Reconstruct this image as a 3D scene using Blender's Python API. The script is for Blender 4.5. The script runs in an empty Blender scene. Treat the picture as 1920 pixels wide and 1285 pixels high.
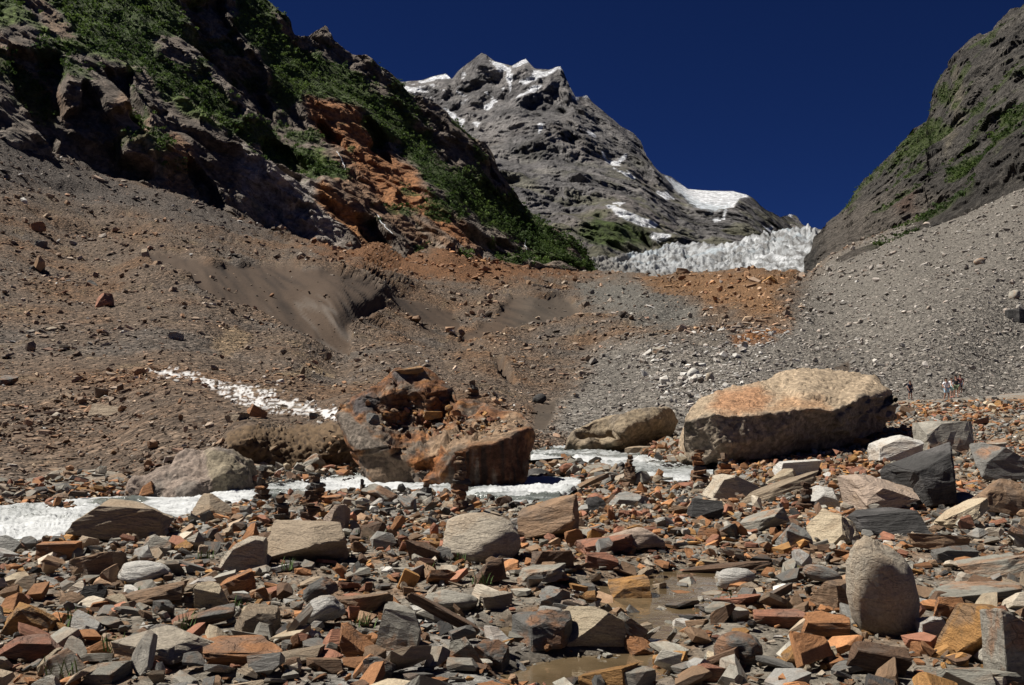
import bpy, bmesh, math, random
import numpy as np
from mathutils import Vector, Matrix

# ------------------------------------------------------------------ camera, sky, sun
scene = bpy.context.scene
COL = scene.collection
FPX, W0, H0, HORIZON, CAMZ = 1844.0, 1920.0, 1285.0, 760.0, 1.6
PITCH = math.atan((HORIZON - H0 / 2) / FPX)
cam_data = bpy.data.cameras.new("camera")
cam_data.sensor_width = 36.0
cam_data.lens = 36.0 * FPX / W0
cam_data.clip_start, cam_data.clip_end = 0.1, 30000.0
cam = bpy.data.objects.new("camera", cam_data)
COL.objects.link(cam)
cam.location = (0, 0, CAMZ)
cam.rotation_euler = (math.pi / 2 + PITCH, 0, 0)
scene.camera = cam

SUN_EL, SUN_AZ = 56.0, -79.0          # azimuth measured from +Y (view direction), negative = left
world = bpy.data.worlds.new("World")
scene.world = world
world.use_nodes = True
wn, wl = world.node_tree.nodes, world.node_tree.links
sky = wn.new("ShaderNodeTexSky")
sky.sky_type = 'NISHITA'
sky.sun_disc = False
sky.sun_elevation = math.radians(SUN_EL)
sky.sun_rotation = math.radians(SUN_AZ)
sky.altitude = 4200.0
sky.air_density = 0.55
sky.dust_density = 0.0
sky.ozone_density = 3.0
wn["Background"].inputs["Strength"].default_value = 0.05
# the deep blue of a polarising filter at altitude, over the whole sky alike
tintn = wn.new("ShaderNodeMix"); tintn.data_type = 'RGBA'; tintn.blend_type = 'MULTIPLY'
tintn.inputs[0].default_value = 1.0
tintn.inputs[7].default_value = (0.136, 0.234, 0.50, 1.0)
wl.new(sky.outputs[0], tintn.inputs[6])
wl.new(tintn.outputs[2], wn["Background"].inputs["Color"])
sun_data = bpy.data.lights.new("sun", 'SUN')
sun_data.energy = 5.0
sun_data.angle = math.radians(0.5)
sun_data.color = (1.0, 0.955, 0.88)
sun = bpy.data.objects.new("sun", sun_data)
COL.objects.link(sun)
sd = Vector((math.sin(math.radians(SUN_AZ)) * math.cos(math.radians(SUN_EL)),
             math.cos(math.radians(SUN_AZ)) * math.cos(math.radians(SUN_EL)),
             math.sin(math.radians(SUN_EL))))
sun.rotation_euler = sd.to_track_quat('Z', 'Y').to_euler()
scene.view_settings.view_transform = 'Standard'
scene.view_settings.look = 'None'
scene.view_settings.gamma = 1.0
scene.view_settings.exposure = 0.66
scene.view_settings.use_curve_mapping = False
scene.cycles.max_bounces = 4
scene.cycles.diffuse_bounces = 3

# ------------------------------------------------------------------ maths helpers
rng = np.random.default_rng(7)
CP, SP = math.cos(PITCH), math.sin(PITCH)

def unproj(px, py, d):
    """Picture position and forward distance d (metres along +Y) -> world point."""
    px, py, d = np.broadcast_arrays(np.asarray(px, float), np.asarray(py, float), np.asarray(d, float))
    xc, yc = (px - W0 / 2) / FPX, (H0 / 2 - py) / FPX
    dy = CP - SP * yc
    dz = SP + CP * yc
    s = d / dy
    return np.stack([xc * s, d, CAMZ + dz * s], -1)

def project(p):
    p = np.asarray(p, float)
    x, y, z = p[..., 0], p[..., 1], p[..., 2] - CAMZ
    f = y * CP + z * SP
    u = -y * SP + z * CP
    return W0 / 2 + FPX * x / f, H0 / 2 - FPX * u / f

def _hash(ix, iy, iz, seed):
    h = (ix.astype(np.int64) * 374761393 + iy.astype(np.int64) * 668265263 + iz.astype(np.int64) * 2147483647 + seed * 974634777) & 0xFFFFFFFF
    h = ((h ^ (h >> 13)) * 1274126177) & 0xFFFFFFFF
    h = ((h ^ (h >> 16)) * 2246822519) & 0xFFFFFFFF
    return (h ^ (h >> 15)) & 0xFFFFFFFF

_G = rng.normal(size=(256, 3)); _G /= np.linalg.norm(_G, axis=1)[:, None]

def noise(p, seed=0):
    """Gradient noise, about -1..1."""
    p = np.asarray(p, float)
    i = np.floor(p).astype(np.int64); f = p - i
    u = f * f * f * (f * (f * 6 - 15) + 10)
    out = 0
    for dx in (0, 1):
        wx = u[..., 0] if dx else 1 - u[..., 0]
        for dy in (0, 1):
            wy = u[..., 1] if dy else 1 - u[..., 1]
            for dz in (0, 1):
                wz = u[..., 2] if dz else 1 - u[..., 2]
                g = _G[_hash(i[..., 0] + dx, i[..., 1] + dy, i[..., 2] + dz, seed) & 255]
                v = g[..., 0] * (f[..., 0] - dx) + g[..., 1] * (f[..., 1] - dy) + g[..., 2] * (f[..., 2] - dz)
                out = out + wx * wy * wz * v
    return out * 1.6

def fbm(p, octs=4, seed=0, gain=0.5, lac=2.03):
    out, a, q = 0, 1.0, np.asarray(p, float)
    for o in range(octs):
        out = out + a * noise(q, seed + o * 17)
        q = q * lac + 3.7; a *= gain
    return out

def ridged(p, octs=4, seed=0, gain=0.5, lac=2.03):
    out, a, q = 0, 1.0, np.asarray(p, float)
    for o in range(octs):
        out = out + a * (1 - 2 * np.abs(noise(q, seed + o * 17)))
        q = q * lac + 5.3; a *= gain
    return out

def facets(p, seed=0, k=85.0):
    """Cells that each carry a tilted plane, blended at their borders: broken rock faces, about -1..1."""
    p = np.asarray(p, float)
    i = np.floor(p).astype(np.int64); f = p - i
    ws = np.full(p.shape[:-1], 1e-9); val = np.zeros(p.shape[:-1])
    for dx in (-1, 0, 1):
        for dy in (-1, 0, 1):
            for dz in (-1, 0, 1):
                h = _hash(i[..., 0] + dx, i[..., 1] + dy, i[..., 2] + dz, seed)
                cx = dx + (h & 255) / 255.0 - f[..., 0]
                cy = dy + ((h >> 8) & 255) / 255.0 - f[..., 1]
                cz = dz + ((h >> 16) & 255) / 255.0 - f[..., 2]
                d = cx * cx + cy * cy + cz * cz
                g = _G[(h >> 24) & 255]
                w = np.exp(-k * d)
                ws += w
                val += w * (-(g[..., 0] * cx + g[..., 1] * cy + g[..., 2] * cz) * 1.5 + (((h >> 5) & 255) / 255.0 - 0.5) * 0.6)
    return val / ws

def crag(p, seed=0):
    """Angular pyramids that meet in sharp ridges and clefts (continuous), about -0.6..0.6."""
    p = np.asarray(p, float)
    i = np.floor(p).astype(np.int64); f = p - i
    best = np.full(p.shape[:-1], 1e9)
    for dx in (-1, 0, 1):
        for dy in (-1, 0, 1):
            for dz in (-1, 0, 1):
                h = _hash(i[..., 0] + dx, i[..., 1] + dy, i[..., 2] + dz, seed)
                cx = dx + (h & 255) / 255.0 - f[..., 0]
                cy = dy + ((h >> 8) & 255) / 255.0 - f[..., 1]
                cz = dz + ((h >> 16) & 255) / 255.0 - f[..., 2]
                k = ((h >> 24) & 255) / 255.0; m = ((h >> 4) & 255) / 255.0 - 0.5
                d = np.abs(cx + m * cy) * (0.7 + 0.6 * k) + np.abs(cy - m * cx) * (1.3 - 0.6 * k) + np.abs(cz) * 0.8 + k * 0.45
                best = np.minimum(best, d)
    return 0.95 - best

def sstep(a, b, x):
    t = np.clip((x - a) / (b - a), 0, 1)
    return t * t * (3 - 2 * t)

def tps(ctrl):
    """Thin-plate spline through (px, py, value)."""
    c = np.asarray(ctrl, float)
    xy, v = c[:, :2] / 300.0, c[:, 2]
    n = len(c)
    def phi(r2):
        return 0.5 * r2 * np.log(r2 + 1e-9)
    r2 = ((xy[:, None] - xy[None]) ** 2).sum(-1)
    A = np.zeros((n + 3, n + 3))
    A[:n, :n] = phi(r2) + np.eye(n) * 1e-3
    A[:n, n:] = np.c_[np.ones(n), xy]; A[n:, :n] = A[:n, n:].T
    w = np.linalg.solve(A, np.r_[v, 0, 0, 0])
    def f(px, py):
        sh = np.shape(px)
        q = np.c_[np.ravel(px), np.ravel(py)] / 300.0
        out = w[n] + q @ w[n + 1:]
        for k in range(n):
            out += w[k] * phi(((q - xy[k]) ** 2).sum(-1))
        return out.reshape(sh)
    return f

def poly_sd(px, py, poly):
    """Signed distance to a polygon, positive inside."""
    P = np.asarray(poly, float); Q = np.roll(P, -1, 0)
    x, y = np.asarray(px, float), np.asarray(py, float)
    dmin = np.full(x.shape, 1e18); inside = np.zeros(x.shape, bool)
    for (ax, ay), (bx, by) in zip(P, Q):
        ex, ey = bx - ax, by - ay
        t = np.clip(((x - ax) * ex + (y - ay) * ey) / (ex * ex + ey * ey + 1e-9), 0, 1)
        dmin = np.minimum(dmin, (x - ax - t * ex) ** 2 + (y - ay - t * ey) ** 2)
        c = ((ay > y) != (by > y)) & (x < (bx - ax) * (y - ay) / (by - ay + 1e-12) + ax)
        inside ^= c
    return np.where(inside, 1, -1) * np.sqrt(dmin)

def lerp(a, b, m):
    return a + (b - a) * m[..., None]

def line(pts, px):
    a = np.asarray(pts, float)
    return np.interp(px, a[:, 0], a[:, 1])

# ------------------------------------------------------------------ mesh helpers
def new_mesh(name, co, faces, col=None, smooth=False, extra=None):
    """Fast mesh from arrays; faces is (n,3) or (n,4)."""
    co = np.ascontiguousarray(co, np.float32); faces = np.ascontiguousarray(faces, np.int32)
    me = bpy.data.meshes.new(name)
    n, k = faces.shape
    me.vertices.add(len(co)); me.vertices.foreach_set("co", co.ravel())
    me.loops.add(n * k); me.loops.foreach_set("vertex_index", faces.ravel())
    me.polygons.add(n)
    me.polygons.foreach_set("loop_start", np.arange(0, n * k, k, dtype=np.int32))
    me.polygons.foreach_set("loop_total", np.full(n, k, np.int32))
    me.update(calc_edges=True)
    me.polygons.foreach_set("use_smooth", np.full(n, smooth, bool))
    if col is not None:
        a = me.attributes.new("tint", 'FLOAT_COLOR', 'POINT')
        a.data.foreach_set("color", np.c_[col, np.ones(len(col))].astype(np.float32).ravel())
    for nm, v in (extra or {}).items():
        if v.ndim == 2:
            a = me.attributes.new(nm, 'FLOAT_VECTOR', 'POINT'); a.data.foreach_set("vector", v.astype(np.float32).ravel())
        else:
            a = me.attributes.new(nm, 'FLOAT', 'POINT'); a.data.foreach_set("value", v.astype(np.float32).ravel())
    me.validate()
    return me

def put(name, data, mat=None, parent=None, loc=None, rot=None, scale=None, label=None, cat=None, group=None, kind=None, color=None):
    o = bpy.data.objects.new(name, data)
    COL.objects.link(o)
    if mat is not None and data is not None and len(data.materials) == 0:
        data.materials.append(mat)
    if parent is not None: o.parent = parent
    if loc is not None: o.location = [float(v) for v in loc]
    if rot is not None: o.rotation_euler = rot
    if scale is not None: o.scale = scale
    if label: o["label"] = label
    if cat: o["category"] = cat
    if group: o["group"] = group
    if kind: o["kind"] = kind
    if color is not None: o.color = (*color, 1.0)
    return o

def grid_faces(r, c):
    i = np.arange(r * c).reshape(r, c)
    return np.stack([i[:-1, :-1], i[:-1, 1:], i[1:, 1:], i[1:, :-1]], -1).reshape(-1, 4)

def grid_normals(p):
    gu = np.gradient(p, axis=1); gv = np.gradient(p, axis=0)
    n = np.cross(gu, gv)
    return n / (np.linalg.norm(n, axis=-1, keepdims=True) + 1e-12)

def blur(p, k):
    for _ in range(k):
        q = np.pad(p, ((1, 1), (1, 1)) + ((0, 0),) * (p.ndim - 2), mode='edge')
        p = (q[:-2, 1:-1] + q[2:, 1:-1] + q[1:-1, :-2] + q[1:-1, 2:] + 2 * q[1:-1, 1:-1]) / 6
    return p

# ------------------------------------------------------------------ materials
def nt(name):
    m = bpy.data.materials.new(name); m.use_nodes = True
    t = m.node_tree
    return m, t, t.nodes, t.links, t.nodes["Principled BSDF"]

def N(nodes, kind, **kw):
    n = nodes.new(kind)
    for k, v in kw.items():
        if k in n.inputs: n.inputs[k].default_value = v
        else: setattr(n, k, v)
    return n

def mixc(nodes, links, fac, a, b, mode='MIX'):
    n = nodes.new("ShaderNodeMix"); n.data_type = 'RGBA'; n.blend_type = mode
    for sock, v in ((n.inputs[0], fac), (n.inputs[6], a), (n.inputs[7], b)):
        if hasattr(v, "is_linked") or isinstance(v, bpy.types.NodeSocket): links.new(v, sock)
        elif isinstance(v, (int, float)): sock.default_value = v
        else: sock.default_value = (*v, 1.0)
    return n.outputs[2]

def ramp(nodes, links, src, pts):
    r = nodes.new("ShaderNodeValToRGB")
    e = r.color_ramp.elements
    while len(e) < len(pts): e.new(0.5)
    for el, (p, c) in zip(e, pts):
        el.position = p
        el.color = (c, c, c, 1) if isinstance(c, (int, float)) else (*c, 1)
    links.new(src, r.inputs[0])
    return r.outputs[0]

def terrain_mat(name, scale, bump, vary=0.45, rough=0.95, bscale=1.0):
    """Terrain colour from the 'tint' attribute with grain at `scale` per metre."""
    m, t, n, l, b = nt(name)
    tint = N(n, "ShaderNodeAttribute", attribute_name="tint")
    geo = N(n, "ShaderNodeNewGeometry")
    n1 = N(n, "ShaderNodeTexNoise", Scale=scale, Detail=8.0, Roughness=0.68); l.new(geo.outputs["Position"], n1.inputs["Vector"])
    v1 = N(n, "ShaderNodeTexVoronoi", Scale=scale * 2.2); l.new(geo.outputs["Position"], v1.inputs["Vector"])
    f = ramp(n, l, n1.outputs[0], [(0.28, 1 - vary), (0.5, 1.0), (0.74, 1 + vary)])
    c = mixc(n, l, 1.0, tint.outputs["Color"], f, 'MULTIPLY')
    hsv = N(n, "ShaderNodeSeparateColor"); l.new(v1.outputs["Color"], hsv.inputs[0])
    g = ramp(n, l, hsv.outputs[0], [(0.0, 1 - vary * 0.55), (1.0, 1 + vary * 0.55)])
    c = mixc(n, l, 1.0, c, g, 'MULTIPLY')
    l.new(c, b.inputs["Base Color"])
    b.inputs["Roughness"].default_value = rough
    b.inputs["Specular IOR Level"].default_value = 0.2
    n2 = N(n, "ShaderNodeTexNoise", Scale=scale * 1.7 * bscale, Detail=9.0, Roughness=0.72); l.new(geo.outputs["Position"], n2.inputs["Vector"])
    bp = N(n, "ShaderNodeBump", Strength=1.0, Distance=bump); l.new(n2.outputs[0], bp.inputs["Height"])
    l.new(bp.outputs[0], b.inputs["Normal"])
    return m

def rock_mat(name, source, layer=0.5, rust=(0.30, 0.13, 0.045), rust_amt=0.5, speck=0.3, bump=0.02, scale=3.0, cracks=0.55):
    """Stone: own colour (object colour or 'tint'), bedding streaks, rust stains, grain."""
    m, t, n, l, b = nt(name)
    if source == 'object':
        oi = N(n, "ShaderNodeObjectInfo"); base = oi.outputs["Color"]
        tc = N(n, "ShaderNodeTexCoord"); pos = tc.outputs["Object"]
        add = N(n, "ShaderNodeVectorMath", operation='MULTIPLY_ADD'); l.new(pos, add.inputs[0])
        add.inputs[1].default_value = (1, 1, 1)
        cmb = N(n, "ShaderNodeCombineXYZ"); rm = N(n, "ShaderNodeMath", operation='MULTIPLY'); rm.inputs[1].default_value = 57.0
        l.new(oi.outputs["Random"], rm.inputs[0]); l.new(rm.outputs[0], cmb.inputs[0]); l.new(rm.outputs[0], cmb.inputs[1])
        l.new(cmb.outputs[0], add.inputs[2]); pos = add.outputs[0]
    else:
        at = N(n, "ShaderNodeAttribute", attribute_name="tint"); base = at.outputs["Color"]
        lc = N(n, "ShaderNodeAttribute", attribute_name="loc"); pos = lc.outputs["Vector"]
    st = N(n, "ShaderNodeMapping"); st.inputs["Scale"].default_value = (1.1, 0.8, 3.2); st.inputs["Rotation"].default_value = (0.35, 0.5, 0.2); l.new(pos, st.inputs["Vector"])
    bed = N(n, "ShaderNodeTexNoise", Scale=scale, Detail=6.0, Roughness=0.62, Distortion=0.4); l.new(st.outputs[0], bed.inputs["Vector"])
    big = N(n, "ShaderNodeTexNoise", Scale=scale * 0.55, Detail=5.0, Roughness=0.6, Distortion=0.5); l.new(pos, big.inputs["Vector"])
    fine = N(n, "ShaderNodeTexNoise", Scale=scale * 9.0, Detail=6.0, Roughness=0.75); l.new(pos, fine.inputs["Vector"])
    stain = ramp(n, l, big.outputs[0], [(0.50, 0.0), (0.62, rust_amt)])
    c = mixc(n, l, stain, base, rust)
    c = mixc(n, l, layer, c, mixc(n, l, 1.0, c, ramp(n, l, bed.outputs[0], [(0.3, 0.6), (0.5, 1.0), (0.7, 1.35)]), 'MULTIPLY'))
    c = mixc(n, l, 1.0, c, ramp(n, l, fine.outputs[0], [(0.3, 1 - speck), (0.5, 1.0), (0.7, 1 + speck)]), 'MULTIPLY')
    wob = N(n, "ShaderNodeVectorMath", operation='MULTIPLY_ADD'); l.new(big.outputs["Color"], wob.inputs[0]); wob.inputs[1].default_value = (0.5, 0.5, 0.5); l.new(st.outputs[0], wob.inputs[2])
    cr = N(n, "ShaderNodeTexVoronoi", Scale=scale * 0.75); cr.feature = 'DISTANCE_TO_EDGE'; l.new(wob.outputs[0], cr.inputs["Vector"])
    gap = ramp(n, l, big.outputs[0], [(0.46, 0.0), (0.60, cracks)])
    inv = N(n, "ShaderNodeMath", operation='SUBTRACT'); inv.inputs[0].default_value = 1.0; l.new(ramp(n, l, cr.outputs["Distance"], [(0.0, 0.0), (0.035, 1.0)]), inv.inputs[1])
    mulc = N(n, "ShaderNodeMath", operation='MULTIPLY'); l.new(inv.outputs[0], mulc.inputs[0]); l.new(gap, mulc.inputs[1])
    sub = N(n, "ShaderNodeMath", operation='SUBTRACT'); sub.inputs[0].default_value = 1.0; l.new(mulc.outputs[0], sub.inputs[1]); crk = sub.outputs[0]
    c = mixc(n, l, crk, mixc(n, l, 1.0, c, (0.42, 0.40, 0.38), 'MULTIPLY'), c)
    l.new(c, b.inputs["Base Color"])
    b.inputs["Roughness"].default_value = 0.85
    b.inputs["Specular IOR Level"].default_value = 0.28
    h = N(n, "ShaderNodeMath", operation='MULTIPLY_ADD'); h.inputs[1].default_value = 0.35
    l.new(fine.outputs[0], h.inputs[0]); l.new(bed.outputs[0], h.inputs[2])
    h2 = N(n, "ShaderNodeMath", operation='MULTIPLY_ADD'); h2.inputs[1].default_value = 0.35; l.new(crk, h2.inputs[0]); l.new(h.outputs[0], h2.inputs[2]); h = h2
    bp = N(n, "ShaderNodeBump", Strength=1.0, Distance=bump); l.new(h.outputs[0], bp.inputs["Height"])
    l.new(bp.outputs[0], b.inputs["Normal"])
    return m

# ------------------------------------------------------------------ terrain sheets
def along_view(P, Nn, h, k=0.8):
    v = np.array([0, 0, CAMZ]) - P; v /= np.linalg.norm(v, axis=-1, keepdims=True)
    return (v * k + Nn * (1 - k)) * h[..., None]

def gullies(a, b, y, L, seed, octs=1):
    """Crisp ribs that run along a."""
    return 1 - 2 * np.abs(noise(np.stack([b / L, a / (4.5 * L), y / (4 * L)], -1), seed))

def sheet(lo, hi, ctrl, px0, px1, du, rows, disp, back=4, back_d=0.06, back_z=0.05, smooth_n=3, warp=True):
    """A relief surface between a lower and an upper edge at real distances, with a far side falling away behind the crest."""
    px = np.arange(px0, px1 + du, du)
    plo, phi_ = line(lo, px), line(hi, px)
    t = np.linspace(0, 1, rows)[:, None]
    PX = np.broadcast_to(px, (rows, len(px))).copy()
    PY = plo[None] + (phi_ - plo)[None] * t
    c = np.asarray(ctrl, float).copy(); c[:, 2] = np.log(c[:, 2])
    D = np.exp(tps(c)(PX, PY))
    P = unproj(PX, PY, D)
    Nn = grid_normals(blur(P, smooth_n))
    Nn *= np.where((Nn * (P - np.array([0, 0, CAMZ]))).sum(-1, keepdims=True) > 0, -1, 1)
    P = P + disp(P, Nn, PX, PY, D)
    foot = P[:1] - np.array([0, 0, 1.0]) * (D[:1] * 0.10)[..., None]
    parts = [foot, P]
    top, d = P[-1], D[-1][:, None]
    ray = top - np.array([0, 0, CAMZ]); ray /= np.linalg.norm(ray, axis=-1, keepdims=True)
    for k in range(1, back + 1):
        parts.append((top + ray * d * back_d * k - np.array([0, 0, 1.0]) * d * back_z * k * (0.4 + 0.6 * k))[None])
    full = np.concatenate(parts, 0)
    pad = lambda a: np.concatenate([a[:1], a] + [a[-1:]] * back, 0)
    return full, pad(PX), pad(PY), pad(D), rows

def paint(tint, PX, PY, polys, wob, seed=0, amp=8.0):
    """Lay patches of another ground or rock colour over tint."""
    nz = fbm(wob, 4, seed + 40)
    for col, soft, poly in polys:
        m = sstep(-soft, soft, poly_sd(PX, PY, poly) + nz * amp)
        tint = lerp(tint, np.asarray(col, float), m)
    return tint

def mask_of(PX, PY, polys, nz, amp, soft):
    m = np.zeros(PX.shape)
    for poly in polys:
        m = np.maximum(m, sstep(-soft, soft, poly_sd(PX, PY, poly) + nz * amp))
    return m

# ---- riverbed -------------------------------------------------------------
FAR_BANK = [(-700, 985), (-300, 958), (0, 948), (80, 942), (150, 934), (240, 930), (330, 934), (440, 915), (500, 908), (570, 900), (640, 888), (690, 880), (800, 880), (985, 893), (1040, 893), (1088, 900)]
NEAR_BANK = [(-700, 1120), (-300, 1065), (0, 1035), (80, 1022), (150, 1008), (300, 985), (350, 970), (430, 955), (480, 950), (520, 942), (600, 933), (690, 925), (800, 928), (940, 942), (1000, 948), (1050, 938), (1088, 912)]
FAR_2 = [(995, 838), (1060, 836), (1110, 845), (1180, 840), (1230, 858), (1290, 872), (1335, 880)]
NEAR_2 = [(995, 862), (1070, 856), (1120, 872), (1180, 878), (1210, 893), (1260, 903), (1335, 895)]

def at_level(px, py, z):
    """Point on the view ray where the height is z."""
    a = unproj(px, py, 1.0) - np.array([0, 0, CAMZ])
    return np.array([0, 0, CAMZ]) + a * ((np.asarray(z) - CAMZ) / a[..., 2])[..., None]

def water_grid(far, near, zf, du, rows):
    px = np.arange(far[0][0], far[-1][0] + du, du)
    t = np.linspace(0, 1, rows)[:, None]
    PX = np.broadcast_to(px, (rows, len(px)))
    PY = line(near, px)[None] * (1 - t) + line(far, px)[None] * t
    return at_level(PX, PY, zf(PX, PY)), PX, PY

WZ1 = lambda px, py: np.full(np.shape(px), -0.25) + sstep(950, 1090, px) * 0.04
WZ2 = lambda px, py: -0.16 + sstep(1330, 1000, px) * 0.10 + sstep(900, 840, py) * 0.08
river_a = water_grid(FAR_BANK, NEAR_BANK, WZ1, 2.6, 56)
river_b = water_grid(FAR_2, NEAR_2, WZ2, 3.0, 36)
def outline(P):
    return np.concatenate([P[0, ::6, :2], P[-1, ::-6, :2]], 0)
RIV = [(outline(river_a[0]), -0.25), (outline(river_b[0]), -0.13)]
PUDDLE_PX = [[(930, 1262), (980, 1240), (1080, 1225), (1180, 1222), (1270, 1228), (1300, 1245), (1270, 1265), (1200, 1285), (1100, 1300), (960, 1300), (915, 1282)],
             [(1060, 1110), (1120, 1088), (1230, 1062), (1330, 1050), (1480, 1048), (1480, 1064), (1390, 1080), (1350, 1120), (1320, 1150), (1300, 1185), (1280, 1215), (1240, 1225), (1200, 1205), (1170, 1160), (1090, 1140)],
             [(905, 1190), (960, 1170), (1010, 1178), (1000, 1200), (940, 1212), (905, 1205)]]
PUDDLE_PX = [[((x - np.mean([q[0] for q in pl])) * 0.86 + np.mean([q[0] for q in pl]), (y - np.mean([q[1] for q in pl])) * 0.80 + np.mean([q[1] for q in pl])) for x, y in pl] for pl in PUDDLE_PX]
PUD = [at_level(np.array(p)[:, 0], np.array(p)[:, 1], np.full(len(p), -0.06))[:, :2] for p in PUDDLE_PX]

_gc = []
for x in (-60, -25, -10, 0, 10, 25, 70):
    for y in (-12, 0, 6, 12, 18):
        if not (y == 18 and x <= 0) and not (y == 12 and x == -10): _gc.append((x, y, 0.0))
for _px, _py in ((-200, 1055), (0, 1035), (150, 1008), (300, 985), (430, 955), (520, 942), (690, 925), (850, 935), (1000, 948)):
    _q = at_level(_px, _py, -0.25)
    _gc += [(_q[0], _q[1], -0.22), (_q[0], _q[1] - 1.6, -0.13)]
_gc += [(-60, 30, 0.3), (-16, 24, -0.2), (-10, 27, -0.12), (-5, 27.5, -0.12), (0, 27, -0.2), (2, 34, -0.05), (5, 31, 0.05), (8, 28, 0.14), (12, 30, 0.45), (14, 34, 0.75), (16, 45, 1.0), (22, 55, 1.35),
        (28, 70, 1.95), (36, 75, 2.3), (20, 28, 0.5), (30, 30, 1.0), (45, 60, 3.0), (60, 40, 3.0), (9, 24, 0.05), (13, 22, 0.15), (4, 40, 0.2), (8, 45, 0.5), (13, 66, 1.5), (50, 90, 3.2), (10, 90, 2.0), (-10, 60, 0.5), (-60, 90, 0.5)]
_gt = tps([(x * 10, y * 10, z) for x, y, z in _gc])

def ground_z(x, y, detail=True):
    x, y = np.asarray(x, float), np.asarray(y, float)
    z = _gt(x * 10, y * 10)
    p = np.stack([x, y, np.zeros_like(x)], -1)
    if detail:
        z = z + 0.05 * fbm(p * 0.35, 3, 5) + 0.03 * fbm(p * 1.6, 3, 9)
    for poly, wz in RIV:
        s = poly_sd(x, y, poly)
        z = np.where(s > -0.35, np.minimum(z, z + (wz - 0.35 - z) * sstep(-0.35, 0.5, s)), z)
    for poly in PUD:
        s = poly_sd(x, y, poly)
        z = z + (np.minimum(z, -0.11 + 0.03 * fbm(p * 3.0, 2, 3)) - z) * sstep(-0.25, 0.12, s)
    return z

def ground_hit(px, py, lo=2.0, hi=90.0):
    """Where the view ray through a picture point meets the riverbed."""
    d = np.exp(np.linspace(math.log(lo), math.log(hi), 600))
    p = unproj(px, py, d)
    g = ground_z(p[:, 0], p[:, 1], False)
    k = np.argmax(p[:, 2] <= g)
    if k == 0: k = len(d) - 1
    return np.array([p[k, 0], p[k, 1], ground_z(p[k:k + 1, 0], p[k:k + 1, 1])[0]])

gy = np.concatenate([np.linspace(-10, 3, 8), np.exp(np.linspace(math.log(3.2), math.log(92), 210))])
gx = np.linspace(-1, 1, 200)
GY = np.broadcast_to(gy[:, None], (len(gy), len(gx)))
GX = gx[None] * np.maximum(10, GY * 0.85 + 6) + GY * 0.03
GZ = ground_z(GX, GY)
gp = np.stack([GX, GY, GZ], -1)
q = fbm(gp * 0.9, 4, 21); q2 = fbm(gp * 0.25, 3, 22)
gt = lerp(np.broadcast_to(np.array([0.20, 0.175, 0.14]), gp.shape), np.array([0.22, 0.14, 0.085]), sstep(-0.1, 0.5, q))
gt = lerp(gt, np.array([0.22, 0.21, 0.19]), sstep(0.1, 0.6, q2))
wet = np.zeros(GX.shape)
for poly in PUD + [r[0] for r in RIV]:
    wet = np.maximum(wet, sstep(-0.35, 0.05, poly_sd(GX, GY, poly)))
gt = lerp(gt, np.array([0.075, 0.058, 0.040]), wet * 0.85)
M_GROUND = terrain_mat("riverbed_gravel", 9.0, 0.05, vary=0.6)
put("riverbed_ground", new_mesh("riverbed_ground", gp.reshape(-1, 3), grid_faces(*GX.shape), gt.reshape(-1, 3), True), M_GROUND,
    label="stony gravel floor of the valley under the loose rocks", cat="ground", kind="structure")

# ---- river and puddles ----------------------------------------------------
def water_material():
    m, t, n, l, b = nt("glacial_water")
    geo = N(n, "ShaderNodeNewGeometry")
    at = N(n, "ShaderNodeAttribute", attribute_name="foam")
    mp = N(n, "ShaderNodeMapping"); mp.inputs["Scale"].default_value = (0.24, 1.2, 1.0); l.new(geo.outputs["Position"], mp.inputs["Vector"])
    n1 = N(n, "ShaderNodeTexNoise", Scale=2.6, Detail=9.0, Roughness=0.7, Distortion=1.1); l.new(mp.outputs[0], n1.inputs["Vector"])
    add = N(n, "ShaderNodeMath", operation='ADD'); l.new(n1.outputs[0], add.inputs[0]); l.new(at.outputs["Fac"], add.inputs[1])
    f = ramp(n, l, add.outputs[0], [(0.34, 0.0), (0.52, 0.5), (0.74, 1.0)])
    l.new(mixc(n, l, f, (0.115, 0.125, 0.112), (0.46, 0.47, 0.468)), b.inputs["Base Color"])
    l.new(ramp(n, l, f, [(0.0, 0.12), (1.0, 0.75)]), b.inputs["Roughness"])
    b.inputs["Specular IOR Level"].default_value = 0.4
    n2 = N(n, "ShaderNodeTexNoise", Scale=4.0, Detail=5.0, Roughness=0.6, Distortion=0.8); l.new(mp.outputs[0], n2.inputs["Vector"])
    bp = N(n, "ShaderNodeBump", Strength=0.8, Distance=0.14); l.new(n2.outputs[0], bp.inputs["Height"]); l.new(bp.outputs[0], b.inputs["Normal"])
    return m
M_WATER = water_material()
BOUL_WAKES = [(350, 948), (635, 920), (700, 915), (1000, 915), (210, 1005), (430, 940), (130, 945)]
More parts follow.
